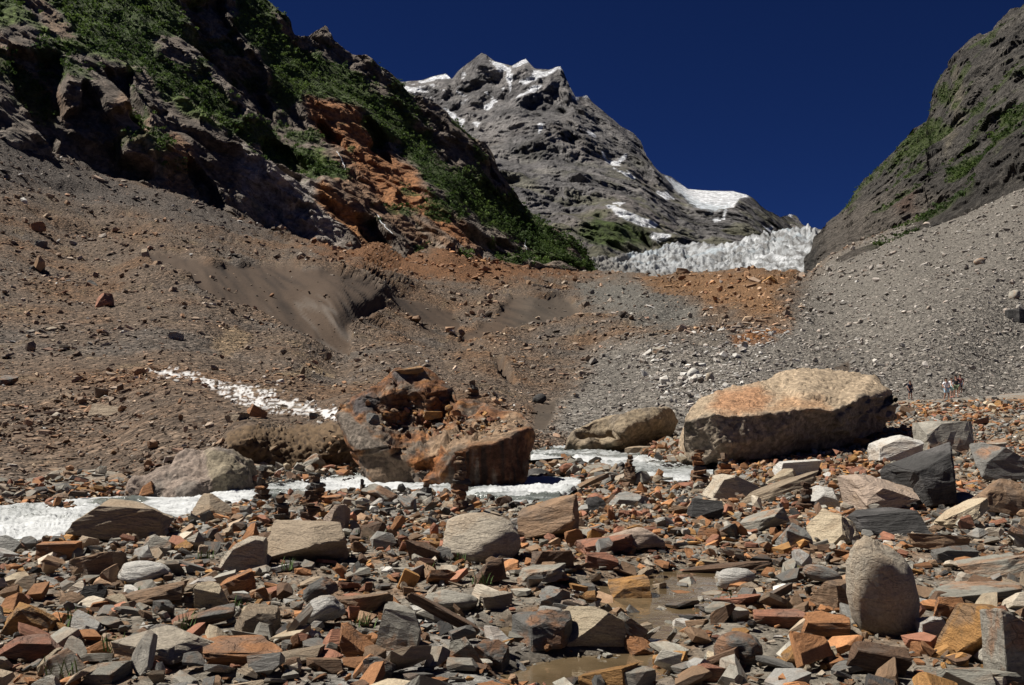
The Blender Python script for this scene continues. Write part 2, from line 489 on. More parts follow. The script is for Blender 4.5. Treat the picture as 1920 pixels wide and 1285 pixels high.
for nm, (P, PX, PY), calm, lab in (("river", river_a, 0.0, "white foaming glacial stream running behind the near rocks"),
                                   ("river", river_b, 0.05, "pale side channel of the stream below the largest flat boulder")):
    p = P * np.array([0.6, 1.0, 1.0])
    p = P * np.array([0.45, 1.25, 1.0])
    h = 0.085 * (ridged(p * 0.8, 5, 31, 0.62) - 0.75) + 0.05 * fbm(P * np.array([1.4, 2.6, 1]), 4, 33, 0.6)
    edge = np.minimum(np.linspace(0, 1, P.shape[0]), np.linspace(1, 0, P.shape[0]))[:, None] * 2
    foam = -0.10 + 0.42 * fbm(p * np.array([0.35, 0.7, 1]), 4, 37) + 0.12 * ridged(p * 0.8, 2, 36)
    foam = foam + 0.16 * (PX < 200) * sstep(950, 975, PY)
    for wx, wy in BOUL_WAKES:
        foam = foam + 0.5 * np.exp(-(((PX - wx) / 55) ** 2 + ((PY - wy) / 16) ** 2))
    foam = foam - 0.35 * np.exp(-(((PX - 190) / 60) ** 2 + ((PY - 940) / 12) ** 2))
    P2 = P.copy(); P2[..., 2] += h * sstep(0, 0.25, edge) - calm * 0.3
    put(nm, new_mesh(nm, P2.reshape(-1, 3), grid_faces(*PX.shape), None, True, {"foam": foam.ravel()}), M_WATER, label=lab, cat="river", kind="structure")

def puddle_material():
    m, t, n, l, b = nt("muddy_water")
    geo = N(n, "ShaderNodeNewGeometry")
    n1 = N(n, "ShaderNodeTexNoise", Scale=2.0, Detail=5.0); l.new(geo.outputs["Position"], n1.inputs["Vector"])
    l.new(mixc(n, l, ramp(n, l, n1.outputs[0], [(0.35, 0.0), (0.65, 1.0)]), (0.085, 0.060, 0.032), (0.16, 0.115, 0.065)), b.inputs["Base Color"])
    b.inputs["Roughness"].default_value = 0.06
    b.inputs["Transmission Weight"].default_value = 0.15
    n2 = N(n, "ShaderNodeTexNoise", Scale=9.0, Detail=3.0); l.new(geo.outputs["Position"], n2.inputs["Vector"])
    bp = N(n, "ShaderNodeBump", Strength=0.25, Distance=0.02); l.new(n2.outputs[0], bp.inputs["Height"]); l.new(bp.outputs[0], b.inputs["Normal"])
    return m
M_PUD = puddle_material()
for poly, lab in zip(PUD, ("muddy brown puddle at the lower edge of the picture", "shallow brown trickle of water winding between rusty slabs", "small brown pool beside the dark blocks")):
    c = poly.mean(0); e = poly - c
    e = e * (1 + 0.14 / np.linalg.norm(e, axis=1, keepdims=True)) + c
    co = np.c_[e, np.full(len(e), -0.062)]
    bmp = bmesh.new(); vs = [bmp.verts.new(v) for v in co]
    bmesh.ops.triangulate(bmp, faces=[bmp.faces.new(vs)])
    me = bpy.data.meshes.new("puddle"); bmp.to_mesh(me); bmp.free()
    put("puddle", me, M_PUD, label=lab, cat="puddle", kind="structure")

# ---- moraine: debris slopes on both sides ---------------------------------
MO_LO = [(-640, 985), (-400, 962), (0, 945), (230, 905), (300, 893), (450, 880), (650, 874), (700, 890), (1000, 862), (1060, 850), (1280, 815), (1500, 795), (1690, 772), (1920, 765), (2320, 765)]
MO_HI = [(-640, 0), (-400, 90), (0, 236), (100, 296), (210, 335), (330, 368), (420, 380), (500, 428), (560, 436), (640, 450), (680, 425), (720, 385), (770, 395), (850, 440), (935, 488), (1000, 503), (1060, 505), (1110, 511), (1180, 516),
         (1240, 515), (1290, 511), (1330, 512), (1380, 505), (1430, 500), (1480, 505), (1510, 512), (1540, 488), (1640, 440), (1740, 408), (1840, 362), (1920, 325), (2320, 170)]
MO_C = [(-640, 985, 17), (-640, 600, 60), (-640, 0, 190), (-400, 958, 18.3), (0, 945, 20), (230, 905, 24.3), (450, 880, 26.6), (650, 874, 27), (1000, 862, 32), (1060, 850, 36), (1280, 815, 38), (1690, 772, 60), (1920, 765, 68), (2320, 765, 72),
        (-400, 925, 20), (0, 915, 22.5), (230, 878, 25.4), (300, 842, 26.4), (460, 797, 27.3), (650, 787, 27.6), (850, 780, 34), (1000, 830, 36), (1060, 810, 41), (1280, 780, 44), (1500, 765, 56), (1690, 752, 69), (1920, 738, 79), (2320, 730, 84),
        (-400, 700, 46), (0, 720, 48), (150, 700, 50), (300, 690, 50), (450, 735, 42), (600, 765, 34), (650, 735, 40), (0, 820, 34), (200, 800, 36),
        (0, 600, 80), (200, 600, 85), (400, 620, 80), (550, 680, 62), (655, 670, 88), (0, 450, 140), (0, 350, 190), (0, 245, 250), (-400, 400, 130), (-400, 100, 220),
        (200, 480, 150), (210, 340, 270), (412, 562, 108), (400, 485, 145), (420, 390, 300), (290, 470, 150), (330, 520, 122), (560, 500, 156), (540, 605, 103), (600, 645, 94), (640, 700, 72), (500, 640, 82), (640, 590, 110), (560, 550, 127), (700, 612, 116), (480, 470, 190), (600, 485, 190),
        (560, 445, 320), (640, 460, 330), (640, 505, 160), (720, 535, 160), (720, 582, 142), (800, 565, 190), (860, 600, 175), (860, 640, 140), (750, 480, 330), (720, 395, 385), (850, 445, 370),
        (900, 575, 200), (1000, 560, 215), (1090, 580, 215), (1000, 605, 180), (1000, 505, 380), (1110, 512, 400), (900, 515, 300),
        (900, 700, 75), (1000, 700, 90), (1000, 640, 140), (1100, 650, 130), (1200, 560, 220), (1300, 512, 380), (1430, 502, 350), (1500, 510, 400),
        (1300, 600, 150), (1450, 600, 140), (1400, 680, 85), (1300, 720, 65), (1480, 540, 230), (1540, 485, 400), (1600, 540, 200), (1600, 640, 110), (1700, 700, 82), (1700, 600, 115), (1700, 500, 190),
        (1640, 442, 400), (1740, 410, 380), (1840, 365, 350), (1920, 328, 320), (1850, 500, 150), (1850, 600, 110), (1850, 700, 88), (1920, 420, 210), (2320, 170, 240), (2320, 400, 150), (2320, 600, 100)]
ICE_FACES = [[(255, 466), (330, 470), (400, 488), (480, 492), (560, 500), (640, 504), (700, 522), (725, 538), (735, 556), (722, 580), (690, 590), (665, 600), (655, 640), (655, 668), (600, 640), (540, 600), (480, 572), (412, 552), (360, 528), (300, 495)],
             [(725, 540), (790, 560), (850, 578), (868, 590), (858, 612), (830, 600), (780, 580), (735, 556)],
             [(960, 552), (1000, 550), (1060, 556), (1096, 586), (1070, 590), (1010, 595), (960, 612), (900, 632), (862, 640), (870, 622), (930, 585)],
             [(780, 610), (800, 605), (840, 625), (830, 635), (790, 625)], [(910, 665), (940, 660), (950, 690), (965, 715), (940, 700)],
             [(1000, 755), (1040, 748), (1045, 765), (1020, 800), (1003, 810)], [(1560, 690), (1600, 672), (1590, 705)], [(1030, 520), (1130, 530), (1100, 545), (1040, 540)]]
ICE_FACES = ICE_FACES[:7]
SNOW_BITS = [[(265, 688), (330, 682), (400, 706), (480, 728), (560, 750), (640, 770), (640, 782), (560, 780), (500, 775), (450, 757), (390, 735), (330, 706)]]

def moraine_disp(P, Nn, PX, PY, D):
    s = np.clip(D / 60.0, 0.35, 3.0)[..., None]
    h = 1.6 * fbm(P / 28.0, 4, 61) * np.clip(D / 150, 0.1, 1.2) + 0.5 * fbm(P / 6.0, 3, 62) * np.clip(D / 120, 0.12, 1.3)
    right = sstep(1350, 1550, PX + (PY - 620) * 0.6)
    h = h * (1 - 0.65 * right)
    h = h + 0.05 * fbm(P / 1.1, 3, 64) * np.clip(D / 40, 0.4, 2.5)
    nz = fbm(P / 9.0, 3, 63)
    ice = mask_of(PX, PY, ICE_FACES[:5], nz, 4.0, 2.5)
    b = P @ np.array([0.80, 0.25, 0.25])
    fl = ridged(np.stack([b / 3.2, P[..., 1] / 60, P[..., 2] / 22], -1), 3, 66)
    h = h * (1 - 0.85 * ice) + ice * (0.3 * fl - 1.2)
    # pitted wall of old dirty snow along the stream
    wall = sstep(-6, 6, poly_sd(PX, PY, [(420, 885), (435, 815), (470, 800), (668, 794), (668, 878)]))
    p3 = P / 0.15
    cup = 0.09 * facets(p3, 68, 30) + 0.05 * np.abs(noise(p3, 67))
    h = h * (1 - 0.9 * wall) + cup * wall
    out = Nn * h[..., None]
    return out
mo, MPX, MPY, MD, mrows = sheet(MO_LO, MO_HI, MO_C, -640, 2320, 3.8, 168, moraine_disp, back=5, back_d=0.07, back_z=0.012)
p = mo
nA, nB, nC = fbm(p / 14.0, 4, 71), fbm(p / 4.0, 4, 72), fbm(p / 40.0, 3, 73)
mt = np.broadcast_to(np.array([0.150, 0.112, 0.084]), p.shape).copy()
mt = lerp(mt, np.array([0.175, 0.105, 0.060]), sstep(0.0, 0.7, nA) * 0.8)
mt = lerp(mt, np.array([0.120, 0.108, 0.098]), sstep(0.1, 0.7, -nA) * 0.7)
mt = lerp(mt, np.array([0.200, 0.150, 0.095]), sstep(0.35, 0.8, nB) * 0.6)
GREY = [(1000, 900), (1000, 760), (1130, 690), (1260, 640), (1290, 560), (1120, 545), (1000, 520), (1180, 525), (1300, 560), (1480, 610), (1510, 520), (1540, 480), (2400, 100), (2400, 900)]
mt = paint(mt, MPX, MPY, [
    ((0.105, 0.090, 0.080), 25, [(-400, 60), (0, 240), (210, 335), (330, 370), (420, 385), (520, 440), (430, 440), (250, 400), (60, 360), (-400, 300)]),
    ((0.190, 0.178, 0.162), 30, [(1020, 800), (1130, 640), (1330, 640), (1480, 610), (1510, 525), (1545, 480), (2400, 80), (2400, 900), (1300, 900)]),
    ((0.155, 0.150, 0.138), 18, [(1080, 530), (1200, 525), (1260, 560), (1330, 575), (1300, 610), (1180, 600), (1090, 570)]),
    ((0.225, 0.130, 0.068), 14, [(1195, 518), (1300, 512), (1430, 500), (1500, 508), (1450, 560), (1480, 590), (1440, 600), (1330, 570), (1230, 545)]),
    ((0.215, 0.100, 0.040), 6, [(1370, 640), (1420, 622), (1475, 615), (1480, 622), (1420, 645), (1380, 652)]),
    ((0.190, 0.095, 0.045), 12, [(560, 470), (720, 400), (850, 445), (940, 495), (1060, 507), (1120, 515), (1000, 520), (880, 530), (760, 510), (640, 495)]),
    ((0.150, 0.108, 0.078), 10, [(690, 410), (722, 388), (775, 398), (845, 442), (800, 480), (740, 450)]),
    ((0.230, 0.170, 0.110), 7, [(400, 640), (440, 622), (470, 635), (430, 660)]), ((0.230, 0.175, 0.115), 7, [(520, 690), (600, 680), (620, 700), (540, 705)]),
], p / 6.0, 3, 14.0)
mt = mt * np.array([0.70, 0.675, 0.64])
ice = mask_of(MPX, MPY, ICE_FACES, fbm(p / 9.0, 3, 63), 3.0, 1.6)
b = p @ np.array([0.80, 0.25, 0.25])
strk = ridged(np.stack([b / 2.2, p[..., 1] / 50, p[..., 2] / 14], -1), 4, 77)
it = lerp(np.broadcast_to(np.array([0.058, 0.043, 0.033]), p.shape), np.array([0.115, 0.085, 0.063]), sstep(0.1, 1.1, strk) * 0.8)
greyice = sstep(-18, 22, poly_sd(MPX, MPY, [(520, 575), (590, 560), (650, 565), (690, 590), (655, 668), (600, 640)]) + 12 * strk)
it = lerp(it, np.array([0.19, 0.178, 0.168]), greyice * sstep(1.15, 1.7, strk) * 0.7)
it = lerp(it, np.array([0.13, 0.12, 0.105]), sstep(930, 1000, MPX)[...] * 0.55)
mt = lerp(mt, np.zeros(3), np.zeros(ice.shape)); it = it * np.array([0.50, 0.45, 0.40])
mt = mt + (it - mt) * ice[..., None]
wall = sstep(-4, 4, poly_sd(MPX, MPY, [(420, 885), (430, 815), (470, 802), (668, 796), (668, 878)]) + 10 * fbm(p / 1.5, 3, 79))
cel = facets(p / 0.15, 68, 30)
mt = mt + (lerp(np.broadcast_to(np.array([0.105, 0.070, 0.040]), p.shape), np.array([0.035, 0.023, 0.014]), sstep(0.0, -0.6, cel)) - mt) * wall[..., None]
snow = mask_of(MPX, MPY, SNOW_BITS, fbm(p / 5.0, 3, 81), 8.0, 8.0)
snowcell = sstep(0.0, 0.15, fbm(p * np.array([2.6, 1.2, 4.0]), 4, 83, 0.6) + 0.02 + (snow - 0.9) * 0.5) * sstep(0.15, 0.5, snow)
mt = lerp(mt, np.array([0.46, 0.45, 0.44]), snowcell)
def debris_mat():
    """Packed rubble too small to build stone by stone: cells of their own tone, proud of dark gaps; bare ice faces stay smooth."""
    m, t, n, l, b = nt("moraine_debris")
    tint = N(n, "ShaderNodeAttribute", attribute_name="tint"); bare = N(n, "ShaderNodeAttribute", attribute_name="bare")
    geo = N(n, "ShaderNodeNewGeometry")
    wv = N(n, "ShaderNodeTexNoise", Scale=1.2, Detail=3.0); l.new(geo.outputs["Position"], wv.inputs["Vector"])
    pos = N(n, "ShaderNodeVectorMath", operation='MULTIPLY_ADD'); l.new(wv.outputs["Color"], pos.inputs[0]); pos.inputs[1].default_value = (0.5, 0.5, 0.5); l.new(geo.outputs["Position"], pos.inputs[2])
    c = tint.outputs["Color"]; hs = None
    for sc, lo_, hi_, wt in ((2.3, 0.62, 1.5, 1.0), (6.5, 0.6, 1.5, 0.4)):
        v = N(n, "ShaderNodeTexVoronoi", Scale=sc); l.new(pos.outputs[0], v.inputs["Vector"])
        sp = N(n, "ShaderNodeSeparateColor"); l.new(v.outputs["Color"], sp.inputs[0])
        tone = ramp(n, l, sp.outputs[0], [(0.0, lo_), (0.7, 1.0), (1.0, hi_)])
        c2 = mixc(n, l, 1.0, c, tone, 'MULTIPLY'); c = mixc(n, l, bare.outputs["Fac"], c2, c)
        inv = N(n, "ShaderNodeMath", operation='MULTIPLY_ADD'); inv.inputs[1].default_value = -wt; l.new(v.outputs["Distance"], inv.inputs[0])
        if hs is not None: l.new(hs, inv.inputs[2])
        hs = inv.outputs[0]
    fine = N(n, "ShaderNodeTexNoise", Scale=5.0, Detail=7.0, Roughness=0.7); l.new(geo.outputs["Position"], fine.inputs["Vector"])
    c = mixc(n, l, 1.0, c, ramp(n, l, fine.outputs[0], [(0.3, 0.75), (0.5, 1.0), (0.7, 1.3)]), 'MULTIPLY')
    l.new(c, b.inputs["Base Color"]); b.inputs["Roughness"].default_value = 0.95; b.inputs["Specular IOR Level"].default_value = 0.2
    st_ = N(n, "ShaderNodeMath", operation='SUBTRACT'); st_.inputs[0].default_value = 1.0; l.new(bare.outputs["Fac"], st_.inputs[1])
    bp = N(n, "ShaderNodeBump", Distance=0.30); l.new(st_.outputs[0], bp.inputs["Strength"]); l.new(hs, bp.inputs["Height"]); l.new(bp.outputs[0], b.inputs["Normal"])
    return m
M_MORAINE = debris_mat()
put("moraine_terrain", new_mesh("moraine_terrain", mo.reshape(-1, 3), grid_faces(*MPX.shape), (mt * 1.12).reshape(-1, 3), True, {"bare": np.maximum(ice, np.maximum(snowcell, wall)).ravel() * 0.9}), M_MORAINE,
    label="brown and grey moraine debris slopes with dirty ice faces filling the valley", cat="moraine", kind="structure")

# ---- left mountain --------------------------------------------------------
LM_HI = [(-400, -640), (0, -360), (300, -150), (420, -60), (470, -22), (492, 0), (515, 22), (540, 40), (553, 64), (575, 68), (592, 62), (606, 55), (622, 80), (640, 95), (660, 108), (680, 115), (700, 132), (735, 155), (760, 182), (780, 195),
         (805, 208), (830, 214), (850, 235), (868, 255), (890, 268), (906, 276), (918, 300), (928, 325), (938, 345), (960, 372), (985, 396), (1010, 415), (1050, 442), (1080, 462), (1100, 482), (1114, 503), (1122, 515)]
LM_LO = [(-400, 180), (0, 275), (100, 335), (210, 375), (330, 412), (440, 425), (500, 470), (560, 478), (640, 492), (740, 505), (850, 500), (950, 510), (1060, 520), (1122, 522)]
LM_C = [(-400, 150, 215), (-400, -200, 300), (-400, -640, 420), (0, 250, 250), (0, 0, 325), (0, -360, 450), (210, 350, 272), (210, 150, 325), (210, -100, 410), (420, 400, 300), (420, 200, 365), (420, 0, 430), (500, 450, 318), (520, 250, 385), (495, 0, 455),
        (640, 470, 330), (640, 330, 372), (620, 180, 425), (606, 55, 470), (735, 155, 480), (740, 490, 338), (760, 350, 395), (850, 445, 372), (830, 214, 500), (860, 330, 440), (940, 490, 392), (938, 345, 500), (1000, 420, 480), (1000, 505, 405), (1114, 505, 470), (1060, 515, 420)]
def lm_disp(P, Nn, PX, PY, D):
    # beds and gullies run down to the right
    a = P[..., 0] * 0.74 - P[..., 2] * 0.67; b = P[..., 0] * 0.67 + P[..., 2] * 0.74; y = P[..., 1]
    w = 9 * fbm(P / 60.0, 3, 101)
    big = ridged(np.stack([a / 150, (b + w) / 40, y / 160], -1), 3, 103)
    def bed(t, seed, la):
        f = t - np.floor(t)
        k = noise(np.stack([np.floor(t) * 7.3, a / la, y / la], -1), seed)
        return (f ** 1.5 - 0.4) * (0.5 + 1.2 * np.clip(k, -0.3, 1))
    beds = 4.5 * bed((b + w) / 31, 111, 60) + 2.2 * bed((b + w * 0.8) / 11.7, 112, 30) + 0.9 * bed((b + w * 0.6) / 4.6, 113, 16)
    veg = lm_veg(PX, PY, P)[0]
    b2 = b + w + 3.0 * fbm(P / 14.0, 3, 115)
    rib = 7.5 * gullies(a, b2, y, 44, 116) + 3.6 * gullies(a, b2, y, 17, 117) + 1.7 * gullies(a, b2, y, 7, 118) + 0.8 * gullies(a, b2, y, 3.0, 119)
    ang = 15 * crag(np.stack([a / 120, b2 / 42, y / 90], -1), 311) + 8.0 * crag(np.stack([a / 52, b2 / 18, y / 40], -1), 312) + 4.0 * crag(np.stack([a / 22, b2 / 8.0, y / 18], -1), 313) + 2.0 * crag(np.stack([a / 9.5, b2 / 3.6, y / 8], -1), 314) + 1.0 * crag(np.stack([a / 4.4, b2 / 1.8, y / 4], -1), 315)
    h = (4.0 * big + 0.45 * rib + beds) * (1 - 0.35 * veg) + ang * (1 - 0.45 * veg)
    fade = (sstep(1122, 1060, PX) * 0.8 + 0.2)
    rec = mask_of(PX, PY, LM_RECESS, crag(np.stack([a / 20, b / 8, y / 20], -1), 316), 14.0, 5.0)
    return along_view(P, Nn, h * fade * 1.2 - rec * 11, 0.75)
LM_RECESS = [[(15, 100), (60, 110), (110, 130), (115, 200), (112, 270), (120, 300), (100, 300), (70, 240), (50, 200), (20, 150)],
             [(150, 180), (180, 205), (215, 270), (225, 300), (260, 310), (285, 320), (285, 340), (240, 345), (190, 335), (130, 315), (112, 290), (115, 230), (140, 210)],
             [(190, 145), (235, 155), (245, 200), (265, 240), (268, 265), (240, 235), (215, 195)], [(340, 15), (410, 5), (425, 60), (480, 120), (510, 190), (515, 230), (490, 215), (440, 180), (400, 150), (390, 110), (350, 60)],
             [(480, 270), (540, 280), (575, 320), (600, 365), (570, 355), (520, 330), (490, 300)], [(340, 300), (370, 330), (420, 400), (435, 425), (400, 410), (360, 360)], [(660, 415), (700, 420), (725, 470), (690, 465)],
             [(860, 440), (930, 455), (1000, 470), (1060, 490), (1100, 508), (1000, 505), (930, 490)], [(690, 225), (720, 260), (735, 300), (700, 270)], [(600, 240), (640, 262), (650, 285), (615, 270)]]
VEG = [[(60, -30), (340, -30), (330, 60), (295, 110), (350, 150), (420, 200), (425, 238), (470, 262), (560, 292), (640, 330), (645, 348), (560, 318), (490, 280), (420, 248), (380, 225), (350, 195), (300, 160), (250, 135), (180, 110), (130, 65)],
       [(430, -40), (480, -20), (520, 40), (560, 80), (620, 105), (680, 150), (740, 200), (800, 262), (840, 320), (880, 345), (950, 390), (1000, 420), (1060, 455), (1105, 495), (1060, 480), (1000, 452), (920, 412), (860, 390), (840, 375), (800, 330), (740, 265), (690, 215), (620, 190), (565, 182), (540, 215), (515, 200), (490, 130), (450, 70)],
       [(-400, -600), (0, -340), (300, -140), (430, -50), (430, -30), (60, -30), (-100, -100), (-400, -200)],
       [(350, 160), (380, 150), (400, 180), (440, 220), (430, 245), (395, 235), (360, 200)],
       [(850, 360), (900, 350), (960, 385), (1010, 425), (1060, 462), (1020, 465), (950, 440), (900, 410), (860, 400)], [(960, 440), (1010, 438), (1060, 465), (1090, 495), (1050, 490), (990, 465)]]
GRASS = [[(0, 15), (35, 30), (100, 88), (170, 108), (245, 140), (232, 147), (150, 115), (90, 92), (40, 60), (0, 62)], [(310, 190), (350, 205), (395, 240), (405, 255), (370, 245), (325, 215)],
         [(440, 240), (500, 262), (560, 290), (635, 340), (620, 348), (560, 312), (490, 282), (445, 258)], [(560, 285), (600, 285), (645, 335), (600, 330)], [(870, 345), (905, 345), (930, 370), (890, 365)], [(-300, -100), (0, 0), (60, 60), (0, 60), (-300, 0)]]
def lm_veg(PX, PY, P):
    n1 = fbm(P / 16.0, 4, 121)
    v = mask_of(PX, PY, VEG, n1, 26.0, 6.0)
    g = mask_of(PX, PY, GRASS, n1, 10.0, 6.0)
    sp = sstep(0.22, 0.4, fbm(P / 22.0, 4, 123)) * sstep(700, 350, PY - PX * 0.2) * sstep(240, 140, PY - PX * 0.42)
    return np.maximum(v, sp * 0.8), g
lm, LPX, LPY, LD, lrows = sheet(LM_LO, LM_HI, LM_C, -400, 1122, 2.8, 225, lm_disp, back=5, back_d=0.06, back_z=0.03, smooth_n=12)
p = lm
a_ = p[..., 0] * 0.74 - p[..., 2] * 0.67; b_ = p[..., 0] * 0.67 + p[..., 2] * 0.74
st = fbm(np.stack([a_ / 40, b_ / 5, p[..., 1] / 40], -1), 4, 131); st2 = fbm(np.stack([a_ / 90, b_ / 16, p[..., 1] / 90], -1), 4, 133)
lt = np.broadcast_to(np.array([0.105, 0.092, 0.082]), p.shape).copy()
lt = lerp(lt, np.array([0.165, 0.105, 0.068]), sstep(0.0, 0.6, st2) * 0.8)
lt = lerp(lt, np.array([0.19, 0.178, 0.165]), sstep(0.15, 0.7, st) * 0.6)
lt = lerp(lt, np.array([0.055, 0.050, 0.048]), sstep(0.2, 0.7, -st) * 0.6)
fine_ = ridged(np.stack([a_ / 55, b_ / 1.9, p[..., 1] / 60], -1), 3, 135)
lt = lt * (0.80 + 0.34 * np.clip(fine_, -0.6, 1.6))[..., None]
lt = paint(lt, LPX, LPY, [
    ((0.250, 0.240, 0.235), 14, [(430, 280), (480, 310), (540, 340), (600, 390), (640, 430), (640, 475), (560, 460), (500, 430), (455, 380)]),
    ((0.235, 0.118, 0.058), 12, [(575, 190), (660, 195), (715, 255), (760, 310), (800, 370), (850, 420), (885, 470), (840, 460), (760, 395), (720, 385), (680, 350), (640, 290), (600, 250)]),
    ((0.260, 0.135, 0.060), 10, [(600, 370), (650, 400), (690, 440), (720, 470), (690, 480), (640, 440), (590, 400)]),
    ((0.205, 0.130, 0.085), 10, [(320, 260), (360, 300), (345, 370), (310, 350), (300, 290)]),
    ((0.185, 0.140, 0.105), 10, [(30, -20), (75, -20), (110, 40), (130, 85), (100, 75), (60, 30)]),
    ((0.200, 0.150, 0.110), 8, [(300, 110), (340, 150), (420, 215), (405, 225), (330, 170)]),
    ((0.200, 0.150, 0.115), 10, [(220, 200), (260, 240), (290, 330), (260, 330), (200, 230)]),
], p / 18.0, 5, 12.0)
vg, gr = lm_veg(LPX, LPY, p)
lt = lt * np.array([1.30, 1.20, 1.08])
lt = lerp(lt, np.array([0.100, 0.150, 0.030]), gr * 0.85)
lt = lerp(lt, np.array([0.062, 0.092, 0.026]), vg * 0.95)
M_CLIFF = terrain_mat("cliff_rock", 0.45, 1.6, vary=0.6)
put("cliff_mountain", new_mesh("cliff_mountain", lm.reshape(-1, 3), grid_faces(*LPX.shape), lt.reshape(-1, 3), False), M_CLIFF,
    label="dark rocky mountainside with green ledges and a rust-orange gully", cat="mountain", kind="structure")

# ---- snow peak --------------------------------------------------------------
PK_HI = [(640, 190), (700, 165), (735, 155), (760, 158), (790, 154), (812, 146), (836, 139), (848, 150), (858, 138), (872, 124), (890, 110), (904, 101), (914, 106), (930, 118), (945, 122), (960, 126), (975, 116), (986, 112), (996, 124), (1003, 131), (1030, 133),
         (1050, 127), (1056, 138), (1066, 160), (1078, 184), (1090, 183), (1099, 181), (1110, 194), (1130, 211), (1150, 226), (1163, 238), (1185, 250), (1200, 266), (1212, 292), (1226, 310), (1240, 326), (1256, 332), (1275, 345), (1290, 355), (1330, 358), (1375, 359), (1398, 366),
         (1415, 378), (1440, 397), (1462, 408), (1480, 403), (1492, 408), (1505, 424), (1530, 432), (1600, 440)]
PK_LO = [(640, 420), (900, 460), (1000, 500), (1100, 500), (1220, 500), (1400, 490), (1600, 500)]
PK_C = [(640, 190, 4200), (640, 420, 3000), (735, 155, 4600), (836, 139, 4500), (904, 101, 4300), (986, 112, 4150), (1050, 127, 4000), (1099, 181, 3900), (1200, 266, 3800), (1290, 355, 3600), (1398, 366, 3500), (1480, 403, 4300), (1600, 440, 4400),
        (900, 250, 3700), (1000, 250, 3500), (1100, 300, 3100), (1000, 330, 2900), (930, 370, 2500), (1100, 400, 2300), (1180, 430, 2150), (1100, 480, 1800), (1000, 500, 1700), (1220, 470, 2100), (1250, 400, 2700), (1350, 430, 2700), (1300, 490, 2000), (1400, 490, 2100), (1500, 450, 3600), (1600, 500, 3400)]
def pk_disp(P, Nn, PX, PY, D):
    q = P.copy(); w = 60 * fbm(P / 500.0, 3, 141)
    a = q[..., 0] * 0.80 - q[..., 2] * 0.60; b = q[..., 0] * 0.60 + q[..., 2] * 0.80 + w
    c1 = ridged(np.stack([(q[..., 0] + w) / 420, q[..., 1] / 900, q[..., 2] / 900], -1), 3, 143)
    y = q[..., 1]; x2 = q[..., 0] + 1.2 * w; z = q[..., 2]
    dn = z * 0.92 - x2 * 0.38; ac = x2 * 0.92 + z * 0.38          # ribs falling steeply to the right
    rib = 62 * gullies(dn, ac, y, 260, 146) + 34 * gullies(dn, ac + 20 * fbm(P / 120.0, 3, 150), y, 110, 149) + 17 * gullies(dn, ac + 12 * fbm(P / 60.0, 3, 152), y, 46, 154) + 8 * gullies(dn, ac, y, 20, 156)
    ang = 90 * crag(np.stack([dn / 620, ac / 330, y / 520], -1), 301) + 52 * crag(np.stack([a / 300, b / 150, y / 240], -1), 302) + 27 * crag(np.stack([dn / 120, ac / 64, y / 110], -1), 303) + 14 * crag(np.stack([a / 56, b / 29, y / 50], -1), 304) + 7 * crag(np.stack([dn / 26, ac / 14, y / 24], -1), 305)
    h = 30 * c1 + ang + 0.45 * rib
    sn = mask_of(PX, PY, PK_SMOOTH, 0, 0, 4.0)
    h = h * (1 - 0.95 * sn) - 45 * mask_of(PX, PY, PK_RECESS[:1], fbm(P / 90.0, 3, 144), 6.0, 12.0)
    return along_view(P, Nn, h * (0.35 + 0.65 * sstep(0, 30, PY - line(PK_HI, PX))) * 1.5, 0.86)
PK_RECESS = [[(985, 198), (1010, 182), (1042, 168), (1072, 190), (1062, 228), (1020, 232), (985, 222)], [(1056, 140), (1076, 185), (1062, 182), (1050, 150)], [(870, 190), (895, 185), (890, 225), (870, 220)], [(1090, 300), (1120, 290), (1115, 350), (1095, 345)], [(1180, 330), (1200, 330), (1215, 400), (1190, 390)], [(930, 330), (945, 320), (950, 390), (935, 380)]]
PK_SMOOTH = [[(1246, 330), (1290, 352), (1380, 357), (1402, 367), (1386, 373), (1372, 392), (1340, 398), (1310, 392), (1288, 374), (1262, 352)]]
